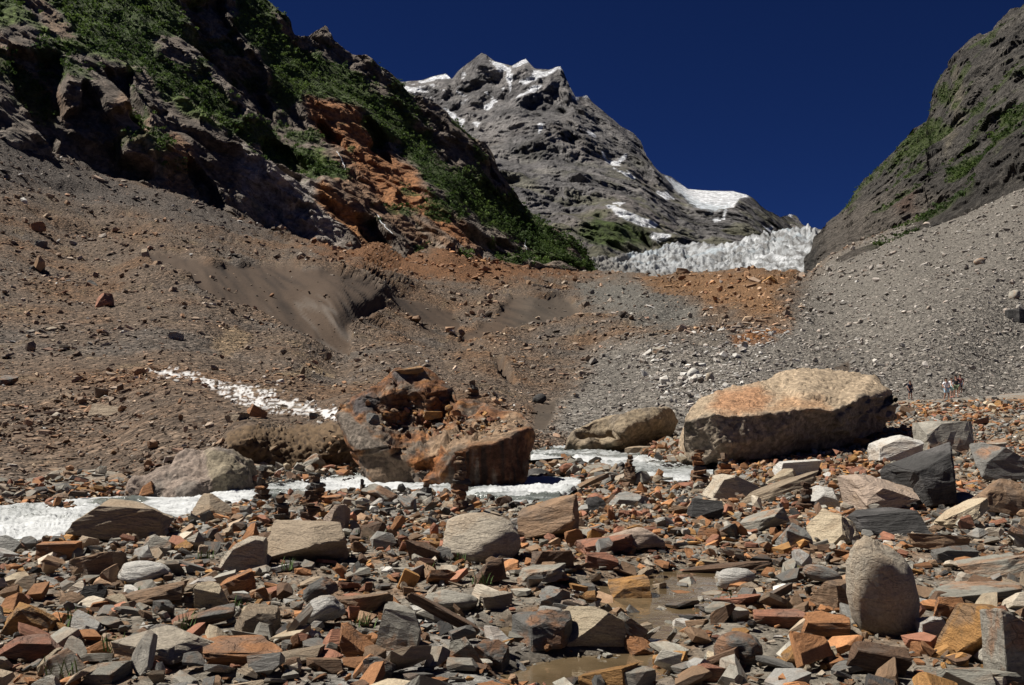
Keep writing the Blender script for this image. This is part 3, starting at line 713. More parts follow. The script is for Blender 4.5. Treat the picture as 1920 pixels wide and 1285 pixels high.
PK_SNOW = PK_SMOOTH + [
    [(788, 158), (812, 147), (836, 141), (845, 146), (830, 150), (805, 156)], [(925, 119), (945, 126), (955, 132), (940, 138), (928, 127)], [(962, 126), (985, 113), (988, 119), (968, 129)],
    [(978, 158), (1000, 150), (1003, 138), (1020, 136), (1045, 130), (1036, 138), (1008, 152), (985, 164)], [(972, 190), (1002, 168), (1016, 162), (1012, 170), (985, 185)], [(955, 130), (962, 150), (958, 172), (952, 150)],
    [(908, 200), (930, 188), (932, 192), (914, 206)], [(1040, 130), (1052, 127), (1052, 133)], [(1074, 186), (1084, 183), (1084, 188)], [(1092, 182), (1100, 180), (1100, 184)],
    [(836, 208), (852, 218), (862, 226), (850, 224)], [(862, 226), (870, 228), (864, 240)], [(888, 232), (900, 232), (896, 240)], [(1100, 253), (1114, 252), (1114, 260), (1104, 258)],
    [(1014, 250), (1020, 250), (1014, 260)], [(1130, 286), (1140, 296), (1160, 300), (1172, 294), (1162, 306), (1140, 300)], [(1150, 318), (1172, 328), (1190, 335), (1170, 332)], [(1174, 322), (1192, 334), (1180, 330)],
    [(1234, 360), (1248, 362), (1262, 372), (1250, 370), (1240, 366)], [(1135, 392), (1152, 396), (1158, 408), (1190, 424), (1222, 438), (1216, 443), (1190, 434), (1160, 418), (1144, 402)],
    [(1148, 388), (1170, 388), (1160, 396)], [(1210, 456), (1232, 462), (1252, 470), (1230, 471), (1216, 465)], [(1260, 447), (1280, 450), (1300, 460), (1275, 460)], [(1336, 414), (1346, 412), (1350, 418), (1340, 419)], [(1352, 414), (1360, 402), (1357, 416)],
    [(1430, 426), (1444, 432), (1440, 444)], [(1472, 405), (1484, 403), (1482, 407)], [(740, 160), (760, 168), (800, 176), (790, 180), (760, 178), (745, 172)], [(1388, 362), (1400, 366), (1404, 372), (1392, 368)]]
pk, KPX, KPY, KD, krows = sheet(PK_LO, PK_HI, PK_C, 640, 1600, 2.0, 190, pk_disp, back=4, back_d=0.05, back_z=0.04, smooth_n=10)
p = pk
a_ = p[..., 0] * 0.80 - p[..., 2] * 0.60; b_ = p[..., 0] * 0.60 + p[..., 2] * 0.80
st = fbm(np.stack([a_ / 260, b_ / 60, p[..., 1] / 300], -1), 5, 151); st2 = fbm(p / 420.0, 4, 153)
kt = np.broadcast_to(np.array([0.150, 0.146, 0.146]), p.shape).copy()
kt = lerp(kt, np.array([0.225, 0.215, 0.208]), sstep(0.0, 0.6, st) * 0.8)
kt = lerp(kt, np.array([0.070, 0.068, 0.070]), sstep(0.0, 0.5, -st) * 0.8)
kt = lerp(kt, np.array([0.170, 0.145, 0.130]), sstep(0.15, 0.7, st2) * 0.4)
low = sstep(240, 420, KPY + 40 * st2)
kt = lerp(kt, np.array([0.135, 0.135, 0.080]), low * sstep(-0.1, 0.4, fbm(p / 130.0, 4, 155)) * 0.65)
kt = paint(kt, KPX, KPY, [((0.060, 0.085, 0.026), 10, [(1080, 450), (1120, 410), (1160, 425), (1195, 440), (1210, 470), (1180, 475), (1110, 470)])], p / 60.0, 7, 10.0)
nz = fbm(p / 45.0, 4, 157)
sn = mask_of(KPX, KPY, PK_SNOW, nz + 0.55, 2.6, 1.2)
# flecks of snow on the high ledges
fl = sstep(0.62, 0.72, fbm(np.stack([a_ / 60, b_ / 26, p[..., 1] / 60], -1), 4, 159)) * sstep(215, 170, KPY) * sstep(1010, 930, KPX)
fl = np.maximum(fl, sstep(0.42, 0.52, fbm(p / 40.0, 3, 161)) * sstep(200, 182, KPY) * sstep(835, 800, KPX) * sstep(148, 160, KPY) * 0.9)
sn = np.maximum(sn, fl)
kt = kt * np.array([1.0, 0.97, 0.95])
kt = lerp(kt, np.array([0.70, 0.71, 0.73]), sn)
icy = sstep(-4, 4, poly_sd(KPX, KPY, [(1252, 334), (1275, 348), (1300, 374), (1340, 386), (1368, 388), (1352, 402), (1325, 402), (1300, 388), (1278, 370)]) + 8 * fbm(p / 30.0, 4, 163))
kt = lerp(kt, np.array([0.50, 0.56, 0.60]), icy * 0.6)
M_PEAK = terrain_mat("peak_rock", 0.045, 20.0, vary=0.55)
put("snow_mountain", new_mesh("snow_mountain", pk.reshape(-1, 3), grid_faces(*KPX.shape), kt.reshape(-1, 3), False), M_PEAK,
    label="grey rock peak streaked with snow at the head of the valley", cat="mountain", kind="structure")

# ---- right mountain ---------------------------------------------------------
RM_HI = [(1490, 522), (1503, 512), (1516, 492), (1528, 466), (1538, 440), (1550, 418), (1575, 402), (1592, 388), (1605, 366), (1622, 348), (1650, 322), (1682, 290), (1700, 272), (1722, 250), (1745, 228), (1748, 200), (1758, 172), (1772, 140), (1790, 118), (1800, 96), (1822, 72), (1836, 66), (1848, 74), (1866, 66), (1880, 48),
         (1892, 36), (1905, 28), (1920, 24), (2000, -40), (2150, -130), (2320, -260)]
RM_LO = [(1490, 528), (1540, 520), (1640, 475), (1740, 445), (1840, 400), (1920, 365), (2320, 220)]
RM_C = [(1490, 442, 800), (1490, 525, 620), (1515, 500, 640), (1550, 418, 800), (1540, 490, 430), (1620, 350, 820), (1640, 445, 405), (1745, 230, 780), (1740, 415, 385), (1740, 330, 520), (1790, 118, 800), (1840, 370, 352), (1840, 230, 540), (1892, 36, 790), (1920, 330, 322), (1920, 180, 480), (2320, -260, 650), (2320, 180, 245), (2150, 0, 500)]
def rm_disp(P, Nn, PX, PY, D):
    a = P[..., 0] * 0.72 + P[..., 2] * 0.69; b = -P[..., 0] * 0.69 + P[..., 2] * 0.72; y = P[..., 1]
    w = 10 * fbm(P / 70.0, 3, 171)
    b2 = b + w + 4 * fbm(P / 16.0, 3, 172)
    rib = 9 * gullies(a, b2, y, 60, 174) + 5 * gullies(a, b2, y, 24, 176) + 2.4 * gullies(a, b2, y, 10, 180) + 1.2 * gullies(a, b2, y, 4.4, 182)
    bed = lambda t: (t - np.floor(t)) ** 1.4 - 0.42
    ang = 20 * crag(np.stack([a / 130, b2 / 60, y / 110], -1), 321) + 10 * crag(np.stack([a / 56, b2 / 26, y / 48], -1), 322) + 5.2 * crag(np.stack([a / 25, b2 / 11, y / 22], -1), 323) + 2.6 * crag(np.stack([a / 11, b2 / 5.0, y / 10], -1), 324) + 1.3 * crag(np.stack([a / 5, b2 / 2.5, y / 5], -1), 325)
    h = 3 * ridged(np.stack([(a + w) / 95, (b + w) / 60, y / 120], -1), 3, 173) + 0.4 * rib + ang
    return along_view(P, Nn, 1.3 * h * (0.55 + 0.45 * sstep(1560, 1680, PX)) * (0.5 + 0.5 * sstep(0, 30, line(RM_LO, PX) - PY)), 0.75)
rm, RPX, RPY, RD, rrows = sheet(RM_LO, RM_HI, RM_C, 1490, 2320, 2.6, 200, rm_disp, back=4, back_d=0.06, back_z=0.05, smooth_n=12)
p = rm
RVEG = [[(1540, 424), (1600, 372), (1660, 318), (1700, 275), (1745, 235), (1770, 235), (1740, 275), (1720, 290), (1690, 310), (1660, 330), (1620, 360), (1590, 392)], [(1800, 205), (1850, 195), (1850, 212), (1815, 218)], [(1750, 150), (1790, 170), (1800, 200), (1770, 200)],
        [(1700, 270), (1760, 230), (1790, 245), (1740, 300), (1700, 300)], [(1870, 220), (1920, 205), (1920, 235), (1880, 240)], [(1780, 330), (1860, 300), (1900, 300), (1830, 345), (1790, 350)], [(1735, 430), (1800, 400), (1850, 372), (1830, 390), (1780, 415)], [(1860, 260), (1920, 250), (1920, 280), (1870, 285)]]
n1 = fbm(p / 22.0, 4, 181)
vr = mask_of(RPX, RPY, RVEG, n1, 14.0, 6.0)
vr = np.maximum(vr, sstep(0.25, 0.5, fbm(p / 34.0, 4, 183)) * 0.75 * sstep(1600, 1680, RPX))
st = fbm(p / np.array([30.0, 60.0, 14.0]), 4, 185)
rt = np.broadcast_to(np.array([0.120, 0.108, 0.094]), p.shape).copy()
rt = lerp(rt, np.array([0.205, 0.185, 0.160]), sstep(0.05, 0.6, st) * 0.8)
rt = lerp(rt, np.array([0.065, 0.060, 0.056]), sstep(0.1, 0.6, -st) * 0.6)
rt = paint(rt, RPX, RPY, [((0.215, 0.185, 0.155), 18, [(1540, 425), (1600, 390), (1720, 360), (1790, 390), (1740, 430), (1640, 470), (1540, 520)]),
                          ((0.190, 0.130, 0.100), 10, [(1700, 385), (1730, 370), (1720, 410), (1690, 420)]), ((0.24, 0.21, 0.16), 6, [(1800, 130), (1815, 170), (1800, 240), (1780, 300), (1770, 300), (1792, 220)])], p / 20.0, 9, 12.0)
rt = rt * 0.58
rt = lerp(rt, np.array([0.060, 0.082, 0.022]), vr * 0.85)
M_RIDGE = terrain_mat("ridge_rock", 0.36, 4.5, vary=0.75)
put("craggy_mountain", new_mesh("craggy_mountain", rm.reshape(-1, 3), grid_faces(*RPX.shape), rt.reshape(-1, 3), False), M_RIDGE,
    label="steep craggy mountain shoulder with grassy patches above the grey scree", cat="mountain", kind="structure")

# ---- glacier ---------------------------------------------------------------
GL_HI = [(1060, 500), (1100, 486), (1150, 482), (1190, 474), (1230, 466), (1262, 458), (1290, 458), (1330, 458), (1365, 456), (1390, 452), (1405, 447), (1414, 440), (1420, 446), (1432, 440), (1438, 431), (1443, 442), (1449, 430), (1454, 438), (1462, 430), (1480, 428), (1500, 431), (1520, 431), (1545, 434), (1600, 440)]
GL_LO = [(1060, 530), (1600, 545)]
GL_C = [(1060, 500, 900), (1060, 530, 700), (1190, 474, 1400), (1180, 515, 750), (1300, 458, 1600), (1300, 515, 700), (1300, 490, 1000), (1414, 440, 1500), (1480, 428, 1450), (1480, 510, 650), (1480, 460, 1000), (1600, 440, 1300), (1600, 545, 550), (1540, 480, 750)]
def gl_disp(P, Nn, PX, PY, D):
    s = sstep(1330, 1440, PX) * sstep(500, 455, PY)
    # crevasses curve across the ice: coordinates from the plan and the height
    wx = 14 * noise(np.stack([PX / 60.0, PY / 18.0, 0 * PX], -1), 190)
    t = PY + 0.16 * (PX - 1300) - 0.0006 * (PX - 1330) ** 2                     # flow lines sweep down to the left
    q = np.stack([(PX + wx) / 44.0, (t + wx * 0.35) / 8.0, D / 900.0], -1)
    q2 = np.stack([(PX + wx) / 13.0, (PY + wx * 0.3) / 9.0, D / 500.0], -1)
    h = 4.0 * fbm(q, 4, 191, 0.6) + 6 * (0.15 + s) * crag(q2 * 0.8, 193) + 5 * crag(q * np.array([1.6, 1.2, 1]), 194) + 4 * crag(q2 * 1.7, 195)
    tow = 0.7 * s * sstep(470, 440, PY) * np.clip(noise(np.stack([PX / 10.0, PY / 60.0, 0 * PX], -1), 196), 0, 1) * 9
    return along_view(P, Nn, h * np.clip(D / 900, 0.5, 1.6), 0.35) + np.array([0, 0, 1.0]) * tow[..., None]
gl, QPX, QPY, QD, qrows = sheet(GL_LO, GL_HI, GL_C, 1060, 1600, 1.6, 76, gl_disp, back=3, back_d=0.08, back_z=0.02, smooth_n=4)
p = gl
wx = 14 * noise(np.stack([QPX / 60.0, QPY / 18.0, 0 * QPX], -1), 190)
t = QPY + 0.16 * (QPX - 1300) - 0.0006 * (QPX - 1330) ** 2
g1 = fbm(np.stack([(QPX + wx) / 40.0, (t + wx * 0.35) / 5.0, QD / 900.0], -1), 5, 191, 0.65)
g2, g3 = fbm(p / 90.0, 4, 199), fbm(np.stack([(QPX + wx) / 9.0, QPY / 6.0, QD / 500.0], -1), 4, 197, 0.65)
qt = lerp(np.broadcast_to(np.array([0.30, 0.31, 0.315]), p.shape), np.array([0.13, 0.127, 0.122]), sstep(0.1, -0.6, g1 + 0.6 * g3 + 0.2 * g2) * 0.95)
qt = lerp(qt, np.array([0.30, 0.36, 0.40]), sstep(0.1, 0.6, g2) * 0.45)
qt = lerp(qt, np.array([0.50, 0.51, 0.52]), sstep(0.15, 0.6, g1 + 0.5 * g3) * sstep(1300, 1430, QPX) * 0.8)
dirt = np.maximum(sstep(500, 520, QPY + 8 * g2 + 10 * sstep(1190, 1120, QPX)), np.maximum(sstep(1200, 1140, QPX + 30 * g2), sstep(1512, 1545, QPX + 12 * g2)))
qt = lerp(qt, np.array([0.15, 0.14, 0.125]), dirt * 0.9)
M_ICE = terrain_mat("glacier_ice", 0.10, 3.0, vary=0.35, rough=0.6)
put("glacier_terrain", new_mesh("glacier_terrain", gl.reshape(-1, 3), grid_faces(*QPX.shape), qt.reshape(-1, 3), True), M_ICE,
    label="broken white icefall of the glacier spilling into the valley", cat="glacier", kind="structure")

# ------------------------------------------------------------------ stones: shapes
def ico(sub):
    bm = bmesh.new(); bmesh.ops.create_icosphere(bm, subdivisions=sub, radius=1.0)
    bm.verts.ensure_lookup_table()
    v = np.array([x.co[:] for x in bm.verts]); f = np.array([[a.index for a in x.verts] for x in bm.faces], np.int32)
    bm.free()
    return v / np.linalg.norm(v, axis=1)[:, None], f
ICO = {k: ico(k) for k in (2, 3, 4)}

def unit(v):
    return v / np.linalg.norm(v, axis=-1, keepdims=True)

def rock_shape(seed, style, sub=4):
    """One stone in a unit box, standing on z = -0.5; cut by planes, chipped and roughened."""
    r = np.random.default_rng(seed)
    v, f = ICO[sub]
    nrm, dst = [], []
    def cut(n, d): nrm.append(unit(np.asarray(n, float))); dst.append(d)
    if style in 'BWSLP':
        for ax in range(3):
            for sg in (-1, 1):
                n = r.normal(0, 0.30 if ax < 2 else 0.14, 3); n[ax] = sg
                cut(n, r.uniform(0.48, 0.92))
        for _ in range(4):
            n = r.normal(0, 1, 3); n[2] = abs(n[2]) * 0.9 + 0.1 if style in 'BW' else n[2] * 0.30
            cut(n, r.uniform(0.55, 0.95))
        if style == 'W': cut((r.uniform(0.5, 1.0) * r.choice([-1, 1]), r.uniform(-0.5, 0.1), 0.8), 0.36)
    else:
        for _ in range(7):
            n = r.normal(0, 1, 3); n[2] = n[2] * 0.8 + 0.2
            cut(n, r.uniform(0.70, 0.98))
        cut((0, 0, -1), 0.7)
    nrm, dst = np.array(nrm), np.array(dst)
    dd = v @ nrm.T
    rr = np.where(dd > 0.05, dst / np.maximum(dd, 0.05), 9.0)
    k = 16.0 if style == 'R' else 90.0
    rad = -np.log(np.exp(-k * np.minimum(rr, 3)).sum(1) + (math.exp(-k * 1.02) if style == 'R' else 1e-30)) / k
    p = v * rad[:, None]
    o = r.uniform(0, 90, 3)
    if style == 'R':
        p = p + v * (0.06 * facets(p * 1.5 + o, 1, 60) + 0.05 * crag(p * 2.8 + o, 7) + 0.025 * crag(p * 6.5 + o, 9) + 0.015 * fbm(p * 7 + o, 3, 2))[:, None]
    else:
        h = 0.030 * facets(p * 1.9 + o, 3) + 0.030 * facets(p * 4.5 + o, 4) + 0.035 * crag(p * 5.0 + o, 5) + 0.012 * facets(p * 10 + o, 6)
        p = p + v * h[:, None]
        if style in 'SLPW':
            lay = noise(np.stack([np.floor(p[:, 2] * 6 + 0.8 * noise(p * 2 + o, 8)) * 3.7, p[:, 0] * 1.5 + o[0], p[:, 1] * 1.5], -1), 6)
            p[:, :2] *= (1 + 0.09 * lay)[:, None]
    sh = r.normal(0, 0.16, 2)
    p[:, 0] += p[:, 2] * sh[0]; p[:, 1] += p[:, 2] * sh[1]
    lo, hi = p.min(0), p.max(0)
    return (p - (lo + hi) / 2) / (hi - lo), f

def rock_poly(seed, style, cuts):
    """A broken stone: a block chopped by planes, edges chipped, faces roughened, bedding stepped; unit box."""
    r = np.random.default_rng(seed)
    bm = bmesh.new()
    bmesh.ops.create_cube(bm, size=2.0)
    for v in bm.verts: v.co += Vector(r.normal(0, 0.16, 3))
    pl = []
    if style in 'SLP':
        for _ in range(int(r.integers(3, 6))):
            a = r.uniform(0, 2 * math.pi); pl.append(((math.cos(a), math.sin(a), r.normal(0, 0.25)), r.uniform(0.45, 0.95)))
        for _ in range(2): pl.append(((r.normal(0, 0.35), r.normal(0, 0.35), 1.0), r.uniform(0.35, 0.8)))
    else:
        for _ in range(int(r.integers(4, 7))):
            n = unit(r.normal(0, 1, 3)); n[2] = abs(n[2]) if r.random() < 0.75 else n[2]
            pl.append((tuple(n), r.uniform(0.5, 0.95)))
        if style == 'W': pl.append(((r.uniform(0.5, 1.0) * r.choice([-1, 1]), r.uniform(-0.5, 0.1), 0.8), 0.15))
    for n, d in pl:
        n = Vector(n).normalized()
        geom = bm.verts[:] + bm.edges[:] + bm.faces[:]
        bmesh.ops.bisect_plane(bm, geom=geom, dist=1e-5, plane_co=n * d, plane_no=n, clear_outer=True)
        if len(bm.verts) < 6: break
        for f in bm.faces[:]: bm.faces.remove(f)
        for e in bm.edges[:]: bm.edges.remove(e)
        bmesh.ops.convex_hull(bm, input=bm.verts[:])
        bmesh.ops.delete(bm, geom=[v for v in bm.verts if not v.link_faces], context='VERTS')
        bmesh.ops.dissolve_limit(bm, angle_limit=0.03, verts=bm.verts[:], edges=bm.edges[:])
    if cuts:
        bmesh.ops.bevel(bm, geom=bm.edges[:], offset=0.045, segments=1, affect='EDGES', clamp_overlap=True)
    bmesh.ops.triangulate(bm, faces=bm.faces[:])
    if cuts > 1:
        big_e = [e for e in bm.edges if e.calc_length() > 0.16]
        bmesh.ops.subdivide_edges(bm, edges=big_e, cuts=cuts, use_grid_fill=True)
        bmesh.ops.triangulate(bm, faces=bm.faces[:])
    bm.normal_update(); bm.verts.index_update()
    p = np.array([v.co[:] for v in bm.verts]); nn = np.array([v.normal[:] for v in bm.verts]); f = np.array([[q.index for q in x.verts] for x in bm.faces], np.int32)
    bm.free()
    if cuts > 1:
        o = r.uniform(0, 90, 3)
        p = p + nn * (0.05 * fbm(p * 1.5 + o, 3, 1) + 0.045 * crag(p * 3.5 + o, 2) + 0.02 * fbm(p * 8 + o, 2, 4))[:, None]
        if style in 'SLPW':
            lay = noise(np.stack([np.floor(p[:, 2] * 5 + 0.9 * noise(p * 1.5 + o, 8)) * 3.7, p[:, 0] * 1.5 + o[0], p[:, 1] * 1.5], -1), 6)
            p[:, :2] *= (1 + 0.07 * lay)[:, None]
    lo, hi = p.min(0), p.max(0)
    return (p - (lo + hi) / 2) / (hi - lo), f

def rock_mesh(name, seed, style, sub):
    co, f = rock_shape(seed, style, sub) if style == 'R' else rock_poly(seed, style, 3 if sub >= 4 else 2)
    return new_mesh(name, co, f, None, style == 'R')

C = dict(rust=(.31, .145, .062), red=(.26, .118, .072), ochre=(.34, .18, .062), brown=(.225, .145, .088), grey=(.265, .245, .205), blue=(.215, .208, .188), dark=(.042, .040, .038), slate=(.128, .122, .110),
         beige=(.37, .32, .25), cream=(.42, .345, .24), white=(.47, .45, .41), tan=(.28, .22, .155), pink=(.35, .27, .21), dkbrown=(.125, .075, .046), greygreen=(.235, .222, .185))
M_SLATE = rock_mat("slate_stone", 'object', layer=0.75, rust=(0.30, 0.125, 0.04), rust_amt=0.55, speck=0.30, bump=0.05, scale=2.6)
M_RUST = rock_mat("rusty_stone", 'object', layer=0.75, rust=(0.13, 0.105, 0.085), rust_amt=0.55, speck=0.32, bump=0.05, scale=2.6)
M_GRAN = rock_mat("granite_stone", 'object', layer=0.14, rust=(0.34, 0.24, 0.15), rust_amt=0.40, speck=0.38, bump=0.07, scale=2.8, cracks=0.25)
M_DARK = rock_mat("dark_stone", 'object', layer=0.6, rust=(0.16, 0.15, 0.145), rust_amt=0.35, speck=0.35, bump=0.05, scale=2.6)
def mat_for(c):
    return M_RUST if c in ('rust', 'red', 'ochre', 'brown', 'dkbrown') else M_DARK if c in ('dark',) else M_GRAN if c in ('beige', 'cream', 'white', 'pink', 'tan') else M_SLATE

# ------------------------------------------------------------------ the large boulders
from mathutils.geometry import delaunay_2d_cdt
def planes_depth(pts, PX, PY):
    """Distance over flat faces between the given corners (px, py, d)."""
    P = np.asarray(pts, float)
    vs, es, fs, *_ = delaunay_2d_cdt([Vector((a, b)) for a, b, _ in pts], [], [], 0, 1e-4)
    inv = np.array([1 / P[np.argmin((P[:, 0] - v.x) ** 2 + (P[:, 1] - v.y) ** 2), 2] for v in vs])
    out = np.full(PX.shape, np.nan)
    for f in fs:
        (ax, ay), (bx, by), (cx, cy) = [(vs[k].x, vs[k].y) for k in f]
        den = (by - cy) * (ax - cx) + (cx - bx) * (ay - cy)
        if abs(den) < 1e-9: continue
        u = ((by - cy) * (PX - cx) + (cx - bx) * (PY - cy)) / den; v = ((cy - ay) * (PX - cx) + (ax - cx) * (PY - cy)) / den; w = 1 - u - v
        m = (u >= -1e-6) & (v >= -1e-6) & (w >= -1e-6)
        out[m] = (u * inv[f[0]] + v * inv[f[1]] + w * inv[f[2]])[m]
    bad = np.isnan(out)
    if bad.any():
        k = np.argmin((PX[bad][:, None] - P[None, :, 0]) ** 2 + (PY[bad][:, None] - P[None, :, 1]) ** 2, 1); out[bad] = 1 / P[k, 2]
    return 1 / out

def loaf(lo, hi, ctrl, du, rows, thick, disp, sink=10):
    px = np.arange(hi[0][0], hi[-1][0] + 0.01, du)
    plo, phi_ = line(lo, px) + sink * sstep(0, 30, np.minimum(px - px[0], px[-1] - px)), line(hi, px)
    t = np.linspace(0, 1, rows)[:, None]
    PX = np.broadcast_to(px, (rows, len(px))).copy()
    PY = plo[None] + (phi_ - plo)[None] * t
    D = planes_depth(ctrl[1], PX, PY) if ctrl[0] == 'planes' else None
    for cs in () if D is not None else (ctrl if isinstance(ctrl[0], list) else [ctrl]):      # faces that meet at a sharp edge
        c = np.asarray(cs, float).copy(); c[:, 2] = np.log(c[:, 2])
        dk = np.exp(tps(c)(PX, PY)); D = dk if D is None else np.maximum(D, dk)
    P = unproj(PX, PY, D)
    top, bot = P[-1], P[0] + np.array([0, 1.0, 0]) * np.maximum(thick, (P[-1][:, 1] - P[0][:, 1] + 0.4)[:, None]) * sstep(0, 0.12, np.minimum(np.linspace(0, 1, len(px)), np.linspace(1, 0, len(px))))[:, None]
    nb = rows // 2; bk = []
    for s in np.linspace(0, 1, nb + 1)[1:]:
        q = top + (bot - top) * s
        q[:, 1] = top[:, 1] + (bot[:, 1] - top[:, 1]) * math.sin(s * math.pi / 2)
        q[:, 2] = bot[:, 2] + (top[:, 2] - bot[:, 2]) * math.cos(s * math.pi / 2)
        bk.append(q[None])
    full = np.concatenate([P] + bk, 0)
    pad = lambda a: np.concatenate([a, np.repeat(a[-1:], nb, 0)], 0)
    PX, PY = pad(PX), pad(PY)
    Nn = grid_normals(blur(full, 4))
    cen = full.reshape(-1, 3).mean(0)
    if (Nn * (full - cen)).sum() < 0: Nn = -Nn
    full = full + Nn * disp(full, PX, PY)[..., None]
    r_, c_ = PX.shape
    i = np.arange(r_ * c_).reshape(r_, c_)
    fs = [grid_faces(r_, c_), np.stack([i[-1, :-1], i[-1, 1:], i[0, 1:], i[0, :-1]], -1)]
    return full, PX, PY, np.concatenate(fs, 0)

def boulder_mat(name, scale, bump, vary):
    return terrain_mat(name, scale, bump, vary=vary, rough=0.85)

# rust-red hollowed boulder in mid-stream
hi = [(629, 777), (640, 758), (662, 745), (690, 733), (712, 718), (726, 704), (738, 692), (750, 688), (775, 689), (795, 690), (818, 703), (847, 732), (855, 748), (880, 748), (905, 754), (930, 766), (965, 772), (985, 785), (995, 800), (1002, 815)]
lo = [(629, 781), (645, 820), (660, 850), (680, 872), (695, 905), (720, 915), (760, 916), (800, 912), (830, 918), (860, 915), (900, 915), (940, 915), (975, 910), (985, 888), (990, 850), (997, 835), (1002, 820)]
ct = ('planes', [(610, 770, 24.8), (629, 778, 24.7), (662, 740, 25.0), (660, 725, 25.1), (712, 714, 25.4), (735, 695, 25.5), (742, 680, 25.6), (792, 682, 25.7), (850, 728, 25.5), (905, 745, 25.4), (965, 762, 25.0), (1005, 785, 24.4), (1015, 817, 24.5),
      (995, 800, 23.3), (990, 850, 23.0), (984, 905, 22.7), (984, 940, 22.7), (900, 940, 22.5), (840, 940, 22.4), (800, 935, 22.9), (720, 935, 23.3), (690, 915, 23.5), (655, 855, 24.2),
      (690, 803, 23.5), (735, 842, 22.8), (668, 845, 23.6), (672, 856, 23.9), (730, 856, 23.1), (790, 905, 22.7), (700, 765, 24.5), (720, 745, 24.3), (770, 772, 24.7), (835, 766, 25.2), (800, 738, 24.6), (757, 725, 24.9),
      (800, 803, 24.3), (762, 838, 23.5), (745, 805, 24.2), (870, 790, 24.0), (930, 792, 23.7), (945, 824, 22.1), (860, 844, 22.0), (818, 852, 22.5), (826, 892, 22.1), (800, 880, 23.0), (775, 870, 22.9), (900, 770, 24.8), (860, 905, 22.15), (940, 880, 22.1)])
def d_c(p, PX, PY):
    a = p[..., 0] * 0.5 + p[..., 2] * 0.87
    bowl = sstep(-6, 12, poly_sd(PX, PY, [(640, 765), (740, 700), (845, 740), (985, 790), (900, 832), (850, 845), (800, 875), (735, 845)]))
    wallm = sstep(-4, 6, poly_sd(PX, PY, [(850, 852), (960, 820), (1005, 795), (990, 920), (840, 930), (820, 890)]))
    wing = sstep(-4, 6, poly_sd(PX, PY, [(625, 770), (690, 805), (740, 845), (790, 920), (690, 925), (640, 830)]))
    h = (0.08 * crag(p * np.array([1.6, 1.6, 2.6]), 209) + 0.06 * facets(p * np.array([2.2, 2.2, 4]), 202) * (0.3 + bowl)) * (1 - 0.7 * wallm) * (1 - 0.55 * wing) + 0.022 * facets(p * np.array([5, 5, 9]), 203) * (0.5 + 0.5 * bowl) + 0.012 * fbm(p * np.array([4, 4, 14]), 3, 204)
    h = h + wallm * 0.05 * ridged(p * np.array([2.2, 2.2, 0.35]), 3, 205)
    tb = (p[..., 2] * 0.85 + p[..., 0] * 0.35 - p[..., 1] * 0.3) + 0.18 * fbm(p * 1.1, 3, 206)
    bed = lambda t: (t - np.floor(t)) ** 1.6 - 0.38
    h = h + (0.13 * bed(tb / 0.42) + 0.06 * bed(tb / 0.16 + 0.3 * noise(p * 3, 207))) * bowl * (1 - wallm)
    seam = np.abs(PY - np.interp(PX, [629, 665, 700, 730], [830, 850, 845, 838])) < 3
    return h - 0.12 * seam * (PX < 735)
bp_, bx, by, bf = loaf(lo, hi, ct, 2.0, 110, 3.0, d_c)
B1_P, B1_X, B1_Y = bp_, bx, by
p = bp_
n1, n2, n3 = fbm(p * np.array([1.0, 1.0, 2.2]), 4, 211), fbm(p * np.array([2, 2, 9]), 4, 212), fbm(p * np.array([3.5, 3.5, 0.3]), 3, 213)
bt = lerp(np.broadcast_to(np.array([0.235, 0.115, 0.055]), p.shape), np.array([0.185, 0.150, 0.115]), sstep(-0.05, 0.4, n1))
bt = lerp(bt, np.array([0.35, 0.165, 0.055]), sstep(0.15, 0.6, n2) * 0.7)
bt = lerp(bt, np.array([0.10, 0.085, 0.075]), sstep(0.2, 0.7, -n2) * 0.6)
bt = paint(bt, bx, by, [
    ((0.215, 0.185, 0.150), 4, [(629, 778), (645, 770), (690, 810), (735, 838), (728, 845), (668, 845), (640, 815)]),
    ((0.190, 0.140, 0.095), 4, [(665, 850), (725, 850), (760, 870), (790, 915), (700, 910), (680, 872)]),
    ((0.30, 0.215, 0.14), 10, [(800, 830), (850, 800), (900, 790), (960, 775), (990, 795), (940, 825), (860, 840), (800, 860)]),
    ((0.105, 0.095, 0.092), 8, [(655, 755), (690, 735), (720, 745), (700, 770), (668, 775)]), ((0.12, 0.11, 0.105), 6, [(738, 702), (765, 698), (780, 708), (760, 718), (742, 716)]),
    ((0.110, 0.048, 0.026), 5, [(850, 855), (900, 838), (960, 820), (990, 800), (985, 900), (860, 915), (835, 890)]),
    ((0.30, 0.12, 0.04), 5, [(775, 868), (800, 862), (835, 850), (820, 880), (805, 890)])], p * 1.6, 11, 9.0)
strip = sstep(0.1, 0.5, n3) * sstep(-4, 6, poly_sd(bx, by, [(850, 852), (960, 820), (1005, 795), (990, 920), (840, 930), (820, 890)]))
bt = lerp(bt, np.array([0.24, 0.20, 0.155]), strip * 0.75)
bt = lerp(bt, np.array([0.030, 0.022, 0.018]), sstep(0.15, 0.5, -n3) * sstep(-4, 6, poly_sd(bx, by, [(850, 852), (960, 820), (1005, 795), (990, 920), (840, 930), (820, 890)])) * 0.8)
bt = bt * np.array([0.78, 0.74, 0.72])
M_B1 = boulder_mat("rust_boulder", 4.5, 0.09, 0.6)
put("boulder", new_mesh("boulder", bp_.reshape(-1, 3), bf, bt.reshape(-1, 3), True), M_B1, label="huge rust-red boulder with a hollowed top standing in the stream", cat="boulder")

